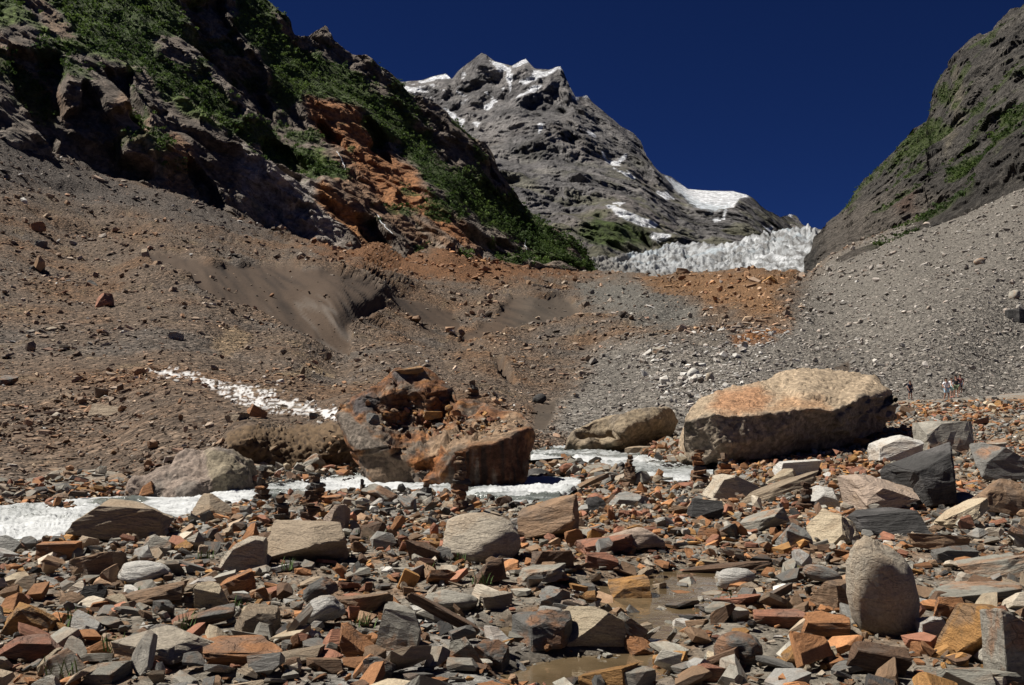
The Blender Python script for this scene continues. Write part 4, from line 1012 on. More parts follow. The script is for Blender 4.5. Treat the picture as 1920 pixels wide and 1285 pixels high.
# long flat-topped tan boulder
hi = [(1281, 799), (1285, 788), (1292, 774), (1330, 742), (1390, 721), (1440, 714), (1470, 703), (1500, 696), (1560, 699), (1600, 705), (1640, 712), (1652, 727), (1668, 737), (1681, 752)]
lo = [(1281, 803), (1284, 842), (1300, 860), (1350, 858), (1420, 852), (1500, 838), (1530, 834), (1580, 826), (1620, 810), (1655, 795), (1675, 778), (1681, 757)]
ct = ('planes', [(1270, 805, 27.6), (1278, 848, 27.5), (1300, 885, 27.2), (1420, 880, 27.4), (1530, 860, 29.0), (1600, 845, 30.6), (1640, 825, 32.0), (1700, 770, 34.0), (1283, 792, 27.0), (1340, 777, 26.6), (1420, 778, 26.9), (1500, 767, 27.5), (1560, 771, 28.0), (1612, 750, 29.6), (1690, 746, 33.2),
      (1285, 765, 29.0), (1330, 735, 31.6), (1390, 714, 33.6), (1440, 706, 34.3), (1470, 696, 35.6), (1500, 688, 36.4), (1560, 690, 36.9), (1640, 702, 36.8), (1680, 730, 35.0), (1590, 798, 29.0), (1640, 778, 31.0), (1350, 832, 26.5), (1400, 750, 29.5), (1475, 738, 31.3), (1580, 735, 32.0), (1540, 812, 28.4), (1450, 820, 27.0)])
def d_r(p, PX, PY):
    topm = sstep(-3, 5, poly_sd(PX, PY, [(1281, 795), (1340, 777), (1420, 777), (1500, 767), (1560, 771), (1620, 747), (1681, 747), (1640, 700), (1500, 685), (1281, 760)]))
    step = sstep(-2, 3, poly_sd(PX, PY, [(1465, 725), (1468, 705), (1500, 690), (1640, 700), (1690, 740), (1640, 750), (1560, 755), (1500, 745), (1480, 738)]))
    right = sstep(1480, 1560, PX) * (1 - topm)
    return 0.14 * crag(p * 0.55, 221) * (1 - 0.75 * topm) + 0.10 * crag(p * 1.7, 229) * (1 - 0.6 * topm) + right * 0.22 * facets(p * np.array([0.9, 0.9, 2.6]), 225) + 0.06 * facets(p * 2.4, 222) * (1 - 0.55 * topm) + 0.035 * facets(p * 5.5, 223) + 0.022 * fbm(p * 7, 3, 224) + 0.12 * step - 0.05 * (np.abs(noise(p * 0.9, 226)) < 0.035) * topm
bp_, bx, by, bf = loaf(lo, hi, ct, 2.4, 90, 5.0, d_r)
p = bp_; n1, n2 = fbm(p * 0.7, 4, 231), fbm(p * 2.0, 4, 232)
bt = lerp(np.broadcast_to(np.array([0.235, 0.190, 0.140]), p.shape), np.array([0.16, 0.132, 0.10]), sstep(-0.1, 0.5, n1))
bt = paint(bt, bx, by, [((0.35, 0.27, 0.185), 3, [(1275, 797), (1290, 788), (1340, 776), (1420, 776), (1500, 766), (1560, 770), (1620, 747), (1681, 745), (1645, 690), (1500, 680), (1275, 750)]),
                        ((0.36, 0.20, 0.11), 12, [(1330, 765), (1350, 735), (1420, 722), (1450, 745), (1430, 772), (1370, 775)]), ((0.36, 0.225, 0.13), 10, [(1440, 770), (1470, 745), (1540, 752), (1560, 768), (1500, 768)])], p * 2.2, 13, 5.0)
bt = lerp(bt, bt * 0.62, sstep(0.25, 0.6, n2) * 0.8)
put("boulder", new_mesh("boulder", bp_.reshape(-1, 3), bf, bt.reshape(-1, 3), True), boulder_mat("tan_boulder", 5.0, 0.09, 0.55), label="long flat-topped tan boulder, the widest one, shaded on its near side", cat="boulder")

# split slab between them
hi = [(1061, 842), (1080, 806), (1100, 797), (1120, 790), (1160, 778), (1200, 769), (1230, 765), (1252, 766), (1265, 775), (1269, 790)]
lo = [(1061, 845), (1080, 848), (1150, 838), (1190, 833), (1230, 822), (1255, 815), (1265, 804), (1269, 793)]
ct = [(1061, 843, 34.4), (1080, 852, 34.6), (1150, 846, 35.0), (1190, 845, 35.6), (1230, 835, 36.4), (1269, 792, 36.8), (1080, 806, 34.9), (1120, 790, 35.6), (1200, 769, 35.3), (1252, 766, 35.9), (1100, 832, 33.9), (1160, 800, 34.3), (1190, 795, 34.3), (1240, 785, 35.0), (1110, 812, 35.2), (1140, 812, 35.0), (1150, 828, 33.9), (1200, 815, 34.8)]
def d_s(p, PX, PY):
    crack = np.exp(-((PY - np.interp(PX, [1075, 1100, 1140, 1170, 1185], [818, 817, 812, 822, 826])) / 4.0) ** 2) * sstep(1078, 1090, PX) * sstep(1180, 1165, PX)
    return 0.14 * crag(p * 0.7, 241) + 0.05 * facets(p * 2.6, 242) + 0.02 * fbm(p * 6, 3, 243) - 0.6 * crack
bp_, bx, by, bf = loaf(lo, hi, ct, 2.0, 60, 3.0, d_s)
p = bp_; n1 = fbm(p * 1.2, 4, 245)
bt = lerp(np.broadcast_to(np.array([0.235, 0.185, 0.125]), p.shape), np.array([0.155, 0.125, 0.092]), sstep(-0.1, 0.5, n1))
put("boulder", new_mesh("boulder", bp_.reshape(-1, 3), bf, bt.reshape(-1, 3), True), boulder_mat("split_boulder", 4.5, 0.08, 0.5), label="low brown slab boulder with a split, beside the longest tan boulder", cat="boulder")

# grey-brown boulder at the left of the stream
hi = [(238, 929), (250, 910), (275, 895), (300, 880), (322, 866), (340, 855), (365, 847), (380, 849), (400, 850), (425, 853), (440, 860), (453, 874), (459, 893)]
lo = [(238, 932), (260, 947), (300, 950), (330, 950), (360, 945), (400, 938), (430, 930), (447, 913), (459, 897)]
ct = ('planes', [(225, 932, 20.6), (240, 905, 20.8), (300, 868, 21.3), (340, 843, 21.7), (365, 835, 21.9), (400, 838, 21.8), (445, 848, 21.8), (470, 893, 21.2), (378, 862, 21.2), (385, 900, 20.3), (398, 962, 20.1), (300, 912, 20.1), (262, 965, 20.0), (330, 970, 19.7), (350, 925, 19.7), (425, 888, 20.1), (432, 950, 20.3), (450, 918, 20.6)])
def d_l(p, PX, PY):
    fold = np.exp(-((PX - np.interp(PY, [850, 900, 945], [378, 385, 398])) / 9.0) ** 2)
    return 0.22 * crag(p * 0.6 + 1.7, 251) + 0.12 * crag(p * 1.7, 258) + 0.045 * facets(p * 3.2, 252) + 0.022 * facets(p * 8, 253) + 0.014 * fbm(p * 12, 3, 254) - 0.04 * fold
bp_, bx, by, bf = loaf(lo, hi, ct, 2.0, 70, 2.4, d_l)
p = bp_; n1 = fbm(p * 1.4, 4, 255)
bt = lerp(np.broadcast_to(np.array([0.235, 0.185, 0.150]), p.shape), np.array([0.165, 0.140, 0.118]), sstep(-0.1, 0.5, n1))
bt = paint(bt, bx, by, [((0.215, 0.18, 0.125), 5, [(385, 850), (440, 855), (462, 895), (430, 935), (400, 930)])], p * 2, 15, 5.0)
put("boulder", new_mesh("boulder", bp_.reshape(-1, 3), bf, bt.reshape(-1, 3), True), boulder_mat("grey_boulder", 7.0, 0.06, 0.5), label="grey-brown peaked boulder lapped by the white water, upstream of the rusty one", cat="boulder")

# ------------------------------------------------------------------ stones one can pick out on the riverbed
# left, right, top, base in the picture; shape; colour; lean (degrees about the view axis); what it looks like
STONES = [
 (136, 297, 944, 1020, 'B', 'tan', 6, "big rust-and-grey boulder overhanging its shadow at the stream's near bank"),
 (75, 129, 909, 937, 'R', 'slate', 0, "smooth dark grey boulder on the far bank of the stream"),
 (88, 132, 932, 958, 'R', 'brown', 0, "wet round rock with the stream breaking over it"),
 (362, 435, 938, 982, 'W', 'tan', 0, "pale pyramid-shaped rock at the near edge of the stream"),
 (69, 140, 1020, 1058, 'B', 'rust', 4, "rust-coloured block with a bright upper edge by the stream"),
 (260, 315, 1009, 1052, 'B', 'grey', 0, "light grey block in front of the overhanging streamside boulder"),
 (115, 212, 1042, 1102, 'S', 'brown', -6, "broad brown slab with a reddish lower face"),
 (212, 305, 1057, 1106, 'R', 'white', 0, "white rounded stone with a pinkish underside"),
 (407, 497, 1020, 1086, 'B', 'beige', 5, "pale beige block left of the large square brown-sided rock"),
 (325, 358, 1022, 1046, 'S', 'ochre', 10, "small oval orange stone leaning on rubble"),
 (-22, 32, 1012, 1046, 'R', 'blue', 0, "blue-grey boulder cut by the left picture edge beside the foam"),
 (607, 665, 888, 926, 'W', 'brown', -14, "brown striped rock splitting the white current"),
 (602, 651, 955, 1012, 'L', 'pink', 0, "reddish upright slab leaning against a stack of dark stones"),
 (492, 630, 1000, 1074, 'B', 'tan', 0, "large square-cut rock with a dark brown side face"),
 (823, 972, 970, 1068, 'R', 'beige', 0, "big pale granite boulder, smooth and speckled, in front of the tall cairn"),
 (595, 652, 934, 953, 'S', 'rust', 0, "long rusty slab lying behind the stacked stones"),
 (537, 567, 930, 954, 'B', 'grey', 0, "grey boulder between two small cairns at the waterside"),
 (977, 1087, 948, 1023, 'B', 'brown', -10, "wedge of brown rock with an orange lit end and black side"),
 (1087, 1188, 1013, 1054, 'S', 'red', -4, "large smooth red slab with a white seam"),
 (1102, 1157, 1045, 1076, 'B', 'red', 0, "red-brown block tucked below the smooth red slab"),
 (1142, 1250, 995, 1048, 'R', 'pink', 0, "mottled pink and grey boulder behind the smooth red slab"),
 (1146, 1222, 928, 957, 'S', 'blue', 0, "wide flat blue-grey slab in the middle of the stones"),
 (1294, 1350, 944, 980, 'B', 'dark', 8, "black angular block among pale stones"),
 (1332, 1435, 898, 946, 'R', 'beige', 6, "pale cracked boulder with an orange stone at its foot"),
 (968, 1062, 1052, 1106, 'L', 'greygreen', -12, "grey-green wedge-shaped slab below the black-sided wedge"),
 (997, 1073, 1033, 1080, 'B', 'dkbrown', 0, "pair-like dark brown block in shadow behind the grey-green wedge"),
 (1350, 1418, 1066, 1110, 'R', 'white', 0, "round white-grey boulder beside the brown trickle"),
 (1396, 1482, 953, 1008, 'L', 'grey', -16, "grey layered boulder sloping down to the left"),
 (1175, 1222, 843, 876, 'B', 'tan', 0, "light tan boulder standing in the side channel"),
 (982, 1036, 885, 914, 'R', 'dark', 0, "wet black rock against the foot of the rust-red boulder"),
 (1085, 1141, 895, 921, 'P', 'brown', -20, "long brown slab propped up at the water's edge"),
 (1472, 1550, 816, 844, 'W', 'tan', 0, "triangular tan slab under the longest boulder"),
 (1465, 1533, 863, 896, 'R', 'white', 0, "bright white boulder below the shaded side of the longest boulder"),
 (1442, 1501, 884, 911, 'R', 'cream', 0, "yellowish white stone in front of the bright white boulder"),
 (1400, 1533, 900, 956, 'P', 'tan', -19, "long narrow plank-like brown slab lying on a slant"),
 (1650, 1733, 824, 874, 'B', 'white', 4, "pale craggy boulder with a black notch on its lower side"),
 (1742, 1830, 801, 864, 'R', 'grey', 0, "big grey quartz-veined boulder on the rising bank"),
 (1702, 1842, 858, 966, 'B', 'dark', -14, "largest black boulder, gleaming along its upper edge"),
 (1612, 1746, 900, 972, 'W', 'pink', -14, "pale streaked wedge of rock leaning on the largest black boulder"),
 (1617, 1736, 960, 1012, 'S', 'dark', 0, "flat black slab in front of the largest black boulder"),
 (1529, 1618, 968, 1026, 'W', 'cream', -10, "yellow-white pointed rock with a dark underside"),
 (1470, 1528, 987, 1037, 'B', 'blue', 0, "blue-grey ribbed block below the plank-like slab"),
 (1715, 1814, 998, 1048, 'S', 'brown', 8, "broad brown slab tilted towards the viewer"),
 (1761, 1828, 1026, 1064, 'B', 'slate', 0, "slate-blue block at the foot of the broad brown slab"),
 (1775, 1867, 941, 1002, 'L', 'cream', -22, "cream slab leaning up to the right"),
 (1816, 1935, 1038, 1098, 'S', 'greygreen', -10, "large smooth grey-green slab at the right picture edge"),
 (1850, 1930, 910, 974, 'B', 'brown', 10, "stepped ochre-brown rock at the right picture edge"),
 (1830, 1897, 829, 867, 'S', 'grey', -8, "light grey slab-like boulder near the hikers' slope"),
 (1842, 1935, 848, 918, 'B', 'slate', 0, "dark rock with a pale cap cut by the right picture edge"),
 (1785, 1843, 924, 954, 'R', 'blue', 0, "smooth pale blue-grey stone beside the largest black boulder"),
 (1520, 1575, 919, 960, 'R', 'white', 6, "white stone above the end of the plank-like slab"),
 (1610, 1738, 1032, 1226, 'R', 'beige', -3, "tall upright pinkish-grey standing stone, the tallest of the near stones"),
 (1878, 1972, 1162, 1296, 'B', 'grey', 0, "banded white and dark schist block in the lower right corner"),
 (1806, 1902, 1152, 1264, 'B', 'ochre', 16, "tall ochre-brown block beside the banded schist"),
 (1754, 1810, 1132, 1180, 'B', 'rust', 0, "rust-brown block just right of the standing stone"),
 (1737, 1787, 1126, 1150, 'R', 'white', 0, "white stone half hidden by the standing stone"),
 (1740, 1905, 1258, 1304, 'S', 'greygreen', 0, "wide grey slab at the bottom edge below the ochre block"),
 (1603, 1705, 1216, 1284, 'S', 'dkbrown', 4, "dark brown slab with a shaded front below the standing stone"),
 (1525, 1612, 1098, 1158, 'B', 'brown', 0, "brown humped rock with a black hollow left of the standing stone"),
 (1514, 1584, 1072, 1108, 'R', 'blue', 8, "smooth lilac-grey stone up-slope from the humped brown rock"),
 (1513, 1598, 1158, 1206, 'B', 'rust', -8, "rusty broken block left of the standing stone's base"),
 (1770, 1915, 1092, 1138, 'S', 'greygreen', -4, "very wide thin grey slab behind the rust-brown block"),
 (1428, 1524, 1148, 1188, 'S', 'red', -3, "maroon slab with a smooth face"),
 (1463, 1517, 1218, 1264, 'W', 'ochre', 0, "orange wedge standing on edge near the bottom"),
 (1734, 1792, 1174, 1222, 'B', 'white', 0, "white and grey jagged rock between rust and ochre blocks"),
 (1065, 1166, 1153, 1224, 'R', 'cream', 4, "pale pinkish boulder with black cracks at the puddle's edge"),
 (970, 1072, 1158, 1232, 'B', 'slate', 0, "dark grey hollowed block left of the pale cracked boulder"),
 (1149, 1218, 1095, 1137, 'B', 'ochre', -8, "yellow ribbed block standing in the brown trickle"),
 (1155, 1217, 1158, 1210, 'P', 'grey', 30, "grey slab propped against the pale cracked boulder"),
 (1348, 1434, 1196, 1260, 'R', 'slate', 0, "smooth dark slate boulder near the lower edge"),
 (1178, 1232, 1200, 1238, 'W', 'rust', 0, "rusty pointed stone dipping into the puddle"),
 (1232, 1288, 1214, 1237, 'S', 'tan', 0, "flat tan stone lying at the puddle's far edge"),
 (1293, 1360, 1250, 1286, 'B', 'red', 4, "red-brown stone at the bottom edge right of the puddle"),
 (1292, 1440, 1050, 1090, 'P', 'dkbrown', -8, "long rusty ledge arching over the round white-grey boulder"),
 (1016, 1068, 1113, 1152, 'B', 'blue', 8, "blue-grey angular block above the dark hollowed block"),
 (1347, 1425, 1122, 1162, 'S', 'red', -10, "reddish slab tilted beside the trickle"),
 (1040, 1098, 1128, 1152, 'S', 'pink', 0, "small pinkish slab on the pool's margin"),
 (559, 637, 1127, 1187, 'R', 'white', -18, "egg-shaped grey-white stone with a strong shadow"),
 (638, 727, 1103, 1162, 'S', 'brown', -14, "brown grained slab right of the egg-shaped stone"),
 (709, 786, 1158, 1236, 'B', 'grey', 6, "grey angular block with a flat upper face"),
 (773, 882, 1143, 1204, 'L', 'dkbrown', 26, "leaning dark brown plates behind the grey angular block"),
 (633, 692, 1192, 1254, 'W', 'rust', 0, "orange-brown block with a ridged upper edge"),
 (792, 893, 1108, 1156, 'R', 'grey', 4, "oval flat grey stone below the pale granite boulder"),
 (887, 941, 1065, 1107, 'B', 'dkbrown', -10, "dark brown block at the foot of the pale granite boulder"),
 (838, 897, 1203, 1262, 'B', 'greygreen', -8, "light grey-green stone at the small pool"),
 (890, 947, 1215, 1262, 'B', 'slate', 0, "dark grey block touching the light grey-green stone"),
 (682, 742, 1234, 1288, 'L', 'slate', 14, "slate-grey layered stone at the bottom edge"),
 (566, 622, 1093, 1134, 'B', 'slate', -22, "dark striped block above the egg-shaped stone"),
 (518, 597, 1230, 1270, 'B', 'tan', 0, "grey and orange banded stone near the bottom edge"),
 (747, 782, 1134, 1168, 'R', 'beige', 0, "small cream egg-shaped stone behind the grey angular block"),
 (901, 957, 1120, 1152, 'S', 'beige', 0, "pale squared stone with dark spots beside a brown slab"),
 (222, 366, 1210, 1272, 'B', 'beige', 7, "long pale yellow-grey boulder near the lower left"),
 (364, 512, 1203, 1262, 'S', 'rust', -3, "long rust-red slab right of the pale yellow-grey boulder"),
 (-6, 82, 1145, 1202, 'B', 'ochre', -6, "ochre boulder with a black lower side at the left picture edge"),
 (-8, 102, 1198, 1248, 'B', 'red', 0, "red-brown block at the left edge below the ochre boulder"),
 (330, 424, 1142, 1188, 'S', 'slate', -8, "dark blue slate slab with a cut edge"),
 (279, 322, 1134, 1168, 'S', 'slate', 4, "small dark slate plate next to a cream chip"),
 (221, 331, 1095, 1149, 'S', 'brown', -8, "brown layered slab with a grey upper end below the white rounded stone"),
 (364, 423, 1100, 1148, 'B', 'cream', 6, "speckled yellowish block above the dark blue slate slab"),
 (403, 471, 1073, 1122, 'S', 'rust', -10, "rust block tilted under the pale beige block"),
 (87, 156, 1228, 1282, 'W', 'grey', 0, "grey rock with a black triangular shadow near the lower left corner"),
 (146, 191, 1098, 1137, 'B', 'dark', 0, "shiny black chunk left of the brown layered slab"),
 (109, 153, 1108, 1140, 'R', 'brown', 0, "rounded brown stone touching the shiny black chunk"),
 (438, 514, 1150, 1204, 'B', 'tan', 0, "squared rock with an orange striped front"),
 (146, 222, 1252, 1296, 'S', 'greygreen', 0, "grey-green slab at the bottom edge left of the pale boulder"),
 (198, 245, 1119, 1150, 'L', 'cream', 20, "cream chip of rock standing on edge"),
 (60, 106, 1232, 1276, 'B', 'cream', -14, "pale stone with a rusty foot in the lower left corner"),
]
FOOT = []
def place_stone(i, x0, x1, y0, y1, style, c, lean, lab):
    cx, wpx = (x0 + x1) / 2, x1 - x0
    g = ground_hit(cx, y1 - 0.12 * (y1 - y0))
    d = max(g[1], 3.0); m = d / FPX
    al = math.atan2(CAMZ - g[2], d)
    w = wpx * m; H = (y1 - y0) * m
    dep = min(w * (0.95 if style != 'P' else 0.35), H * 2.2 + 0.1)
    h = max((H - dep * 0.75 * math.sin(al)) / math.cos(al), 0.30 * H)
    if abs(lean) > 0:
        s_, c_ = abs(math.sin(math.radians(lean))), math.cos(math.radians(lean))
        if style in 'BWR': w2, h2 = w * (1 - 0.2 * s_), h * (1 - 0.4 * s_)
        else: w2 = max((w * c_ - h * s_) / max(c_ * c_ - s_ * s_, 0.35), 0.6 * w); h2 = max((h - w2 * s_) / c_, 0.38 * h if style in 'SPL' else 0.5 * h)
        w, h = w2, h2
    sub = 4 if wpx > 76 else 3
    me = rock_mesh("stone", 1000 + i * 13, style, sub)
    hh = (h * math.cos(math.radians(lean)) + w * abs(math.sin(math.radians(lean)))) * 0.5
    FOOT.append((g[0], g[1] + dep * 0.35, max(w, dep) * 0.5))
    return put("stone", me, mat_for(c), loc=(g[0], g[1] + dep * 0.35, g[2] + hh - 0.02 * H), rot=(rng.uniform(-0.1, 0.1), math.radians(lean), rng.uniform(-0.25, 0.25)), scale=(w * (1.05 if style == 'R' else 1.14), dep, h * (1.15 if style == 'R' else 1.28)),
               label=lab, cat="stone", color=np.array(C[c]) * rng.uniform(0.92, 1.1))
for i, s in enumerate(STONES):
    if s[4] == 'R' and not any(w in s[7] for w in ('round', 'egg', 'smooth', 'wet', 'granite', 'oval', 'standing stone, the tallest', 'upright pinkish')): s = (*s[:4], 'B', *s[5:])
    place_stone(i, *s)

# ------------------------------------------------------------------ stones on the moraine
def on_sheet(px, py, PXg, PYg, Pg):
    k = np.argmin((PXg - px) ** 2 + (PYg - py) ** 2)
    return Pg.reshape(-1, 3)[k]
SLOPE = [
 (170, 228, 768, 796, 'W', 'tan', 0, "flat-topped boulder casting a black shadow on the left debris slope"),
 (462, 497, 762, 784, 'S', 'rust', 24, "rusty boulder at the upper end of the dirty snow"),
 (412, 464, 775, 791, 'S', 'tan', -10, "tan slab lying on the edge of the old snow bank"),
 (173, 210, 567, 593, 'B', 'red', -8, "dark reddish block high on the left debris slope"),
 (316, 342, 616, 632, 'S', 'grey', 0, "grey flat boulder alone in the middle of the left debris slope"),
 (262, 278, 472, 489, 'B', 'tan', 0, "cube-like tan boulder at the end of the dark ice face"),
 (281, 306, 488, 506, 'B', 'brown', 0, "brown boulder just below the cube-like one on the ice edge"),
 (1894, 1930, 578, 606, 'B', 'dark', -10, "black boulder on the grey scree at the right picture edge"),
 (1424, 1460, 516, 532, 'W', 'ochre', 0, "ochre boulder on the crest of the orange debris"),
 (1270, 1298, 505, 517, 'B', 'brown', 0, "brown boulder on the crest just under the icefall"),
 (1829, 1850, 483, 496, 'R', 'grey', 0, "lone grey boulder high on the grey scree"),
 (1001, 1026, 733, 752, 'R', 'dark', 0, "dark boulder perched above the gully behind the rust-red boulder"),
 (52, 84, 412, 432, 'S', 'rust', 0, "orange slab near the top of the left debris slope"),
 (68, 90, 438, 452, 'S', 'slate', 0, "dark slab near the top of the left debris slope"),
 (54, 82, 494, 508, 'W', 'dark', 0, "dark pointed boulder on the upper left slope"),
 (1895, 1915, 538, 556, 'R', 'grey', 0, "pale rounded boulder on the right scree above the black one"),
 (1288, 1312, 676, 696, 'R', 'white', 0, "white rounded boulder at the foot of the grey scree"),
 (1326, 1342, 690, 706, 'R', 'beige', 0, "cream boulder near the white rounded one at the scree foot"),
 (0, 30, 704, 724, 'S', 'slate', 0, "dark flat boulder at the left picture edge on the debris slope"),
 (160, 186, 520, 537, 'B', 'slate', 12, "dark grey block near the reddish block on the upper left slope"),
 (580, 606, 776, 788, 'S', 'slate', 0, "dark flat stone at the lower end of the white snow streak"),
 (1228, 1250, 652, 664, 'S', 'grey', 0, "light flat boulder in the gully of the grey slope"),
]
for i, (x0, x1, y0, y1, style, c, lean, lab) in enumerate(SLOPE):
    g = on_sheet((x0 + x1) / 2, y1 - 2, MPX[:mrows + 1], MPY[:mrows + 1], mo[:mrows + 1])
    m = g[1] / FPX; w, h = (x1 - x0) * m, (y1 - y0) * m
    put("boulder", rock_mesh("boulder", 5000 + i * 7, style, 3), mat_for(c), loc=(g[0], g[1] + w * 0.2, g[2] + h * 0.42), rot=(0.1, math.radians(lean), rng.uniform(-0.4, 0.4)), scale=(w * 1.05, w * 0.9, h * 1.1),
        label=lab, cat="boulder", color=C[c])

# orange cap slab and loose stones on the rust-red boulder
def on_boulder(px, py, d, w, h, style, c, lab, lean=0):
    g = unproj(px, py, d); m = d / FPX
    put("stone", rock_mesh("stone", int(px * 7 + py), style, 3), mat_for(c), loc=g, rot=(0.15, math.radians(lean), 0.2), scale=(w * m, w * m * 0.8, h * m), label=lab, cat="stone", color=C[c])
on_boulder(766, 695, 25.4, 56, 13, 'S', 'ochre', "orange slab capping the peak of the rust-red boulder", -3)
on_boulder(812, 777, 24.35, 38, 18, 'S', 'ochre', "orange-edged plate lying in the hollow of the rust-red boulder", -4)
on_boulder(842, 765, 24.4, 16, 12, 'R', 'ochre', "round orange stone in the hollow of the rust-red boulder")
on_boulder(856, 774, 24.2, 20, 14, 'B', 'rust', "small rusty block in the hollow of the rust-red boulder")
on_boulder(826, 800, 23.9, 26, 16, 'B', 'slate', "dark grey block resting in the rust-red boulder's hollow")
on_boulder(908, 826, 22.6, 16, 18, 'L', 'grey', "grey chip standing on the rim of the rust-red boulder", -30)
on_boulder(694, 755, 24.6, 18, 11, 'B', 'rust', "rusty chunk on the left shoulder of the hollowed boulder")
on_boulder(700, 790, 23.9, 26, 30, 'B', 'slate', "grey block wedged in the left side of the hollowed boulder")

# ------------------------------------------------------------------ small angular stone shapes for rubble
def hull_shape(seed, style):
    r = np.random.default_rng(seed)
    if style == 'S':
        n = r.integers(5, 7); a = np.sort(r.uniform(0, 2 * math.pi, n)) + r.uniform(0, 6)
        rad = r.uniform(0.7, 1.0, n)
        pts = [(math.cos(t) * q, math.sin(t) * q * 0.72, -0.5) for t, q in zip(a, rad)] + [(math.cos(t) * q * r.uniform(0.75, 1), math.sin(t) * q * 0.72 * r.uniform(0.75, 1), 0.5 + r.normal(0, 0.1)) for t, q in zip(a, rad)]
    elif style == 'T':
        pts = unit(r.normal(size=(6, 3))) * r.uniform(0.7, 1.0, (6, 1))
        pts[:3, 2] = -np.abs(pts[:3, 2]); pts[3:, 2] = np.abs(pts[3:, 2])
    elif style == 'B':
        pts = unit(r.normal(size=(14, 3))) * r.uniform(0.85, 1.0, (14, 1))
    else:
        pts = unit(r.normal(size=(16, 3)))
    bm = bmesh.new()
    for q in pts: bm.verts.new(q)
    bmesh.ops.convex_hull(bm, input=bm.verts[:])
    bmesh.ops.delete(bm, geom=[v for v in bm.verts if not v.link_faces], context='VERTS')
    bmesh.ops.triangulate(bm, faces=bm.faces[:])
    bm.verts.index_update(); bm.verts.ensure_lookup_table()
    v = np.array([x.co[:] for x in bm.verts]); f = np.array([[q.index for q in x.verts] for x in bm.faces], np.int32)
    bm.free()
    lo, hi = v.min(0), v.max(0)
    return (v - (lo + hi) / 2) / (hi - lo), f
HULL_S = [hull_shape(300 + k, 'S') for k in range(22)]
HULL_B = [hull_shape(400 + k, 'B') for k in range(14)]
HULL_R = [hull_shape(500 + k, 'R') for k in range(4)]
HULL_T = [hull_shape(600 + k, 'T') for k in range(16)]
HULL_D = [rock_poly(9500 + k, 'SSSSSBBW'[k % 8], 1) for k in range(16)]          # finer shapes for what lies nearest
HULLS = HULL_S + HULL_B + HULL_R + HULL_T + HULL_D
NS, NB, NR, NT = len(HULL_S), len(HULL_B), len(HULL_R), len(HULL_T)

def rot_mats(yaw, tx, ty):
    cy, sy = np.cos(yaw), np.sin(yaw); cx, sx = np.cos(tx), np.sin(tx); ct, st_ = np.cos(ty), np.sin(ty)
    z, o = np.zeros_like(yaw), np.ones_like(yaw)
    Rz = np.stack([cy, -sy, z, sy, cy, z, z, z, o], -1).reshape(-1, 3, 3)
    Rx = np.stack([o, z, z, z, cx, -sx, z, sx, cx], -1).reshape(-1, 3, 3)
    Ry = np.stack([ct, z, st_, z, o, z, -st_, z, ct], -1).reshape(-1, 3, 3)
    return Ry @ Rx @ Rz

def merge(kind, pos, R, size, col):
    """Rubble: many copies of the small shapes as one mesh, each stone its own colour."""
    cos, fcs, cls, lcs, off = [], [], [], [], 0
    for k in range(len(HULLS)):
        s = np.where(kind == k)[0]
        if not len(s): continue
        v, f = HULLS[k]
        w = np.einsum('nij,nvj->nvi', R[s], v[None] * size[s][:, None]) + pos[s][:, None]
        cos.append(w.reshape(-1, 3)); nv = len(v)
        fcs.append((f[None] + (np.arange(len(s)) * nv)[:, None, None]).reshape(-1, 3) + off); off += nv * len(s)
        cls.append(np.repeat(col[s], nv, 0))
        lcs.append((v[None] * 1.0 + (s % 97)[:, None, None] * 1.7).reshape(-1, 3))
    return np.concatenate(cos), np.concatenate(fcs), np.concatenate(cls), np.concatenate(lcs)

PAL = np.array([C['rust'], C['red'], C['ochre'], C['brown'], C['grey'], C['blue'], C['slate'], C['dark'], C['tan'], C['beige'], C['cream'], C['white'], C['greygreen'], C['dkbrown']])
PALN = ['rust', 'red', 'ochre', 'brown', 'grey', 'blue', 'slate', 'dark', 'tan', 'beige', 'cream', 'white', 'greygreen', 'dkbrown']
PW = np.array([0.17, 0.08, 0.035, 0.14, 0.13, 0.05, 0.10, 0.055, 0.07, 0.045, 0.03, 0.035, 0.05, 0.06]); PW /= PW.sum()

def in_view(p, mx=640):
    px, py = project(p)
    return (px > -mx) & (px < W0 + mx) & (p[:, 1] > 3.0) & (py < H0 + 200)

def bed_points(n_per_m2, y0, y1):
    """Random points on the riverbed inside the field of view."""
    a = 0.60 * (y1 ** 2 - y0 ** 2) + 7 * (y1 - y0)
    n = rng.poisson(n_per_m2 * a)
    y = np.sqrt(rng.uniform(y0 ** 2, y1 ** 2, n)); x = rng.uniform(-1, 1, n) * (0.60 * y + 3.5)
    p = np.c_[x, y, ground_z(x, y)]
    # the bed ends at the foot of the debris slopes
    px, py = project(p)
    keep = in_view(p) & (py > line(MO_LO, px) - 16 * (px > 1250))
    riv = np.zeros(len(p), bool)
    for poly, _ in RIV: riv |= poly_sd(x, y, poly) > -0.15
    return p[keep & ~riv]

def pick_cols(p, n):
    pal = rng.choice(len(PAL), n, p=PW)
    zone = fbm(p * 0.22, 2, 301)
    g = (zone > 0.25) & (rng.random(n) < 0.5); pal[g] = rng.choice([4, 5, 6, 8, 12], g.sum())
    u = (zone < -0.25) & (rng.random(n) < 0.5); pal[u] = rng.choice([0, 1, 2, 3], u.sum())
    return pal

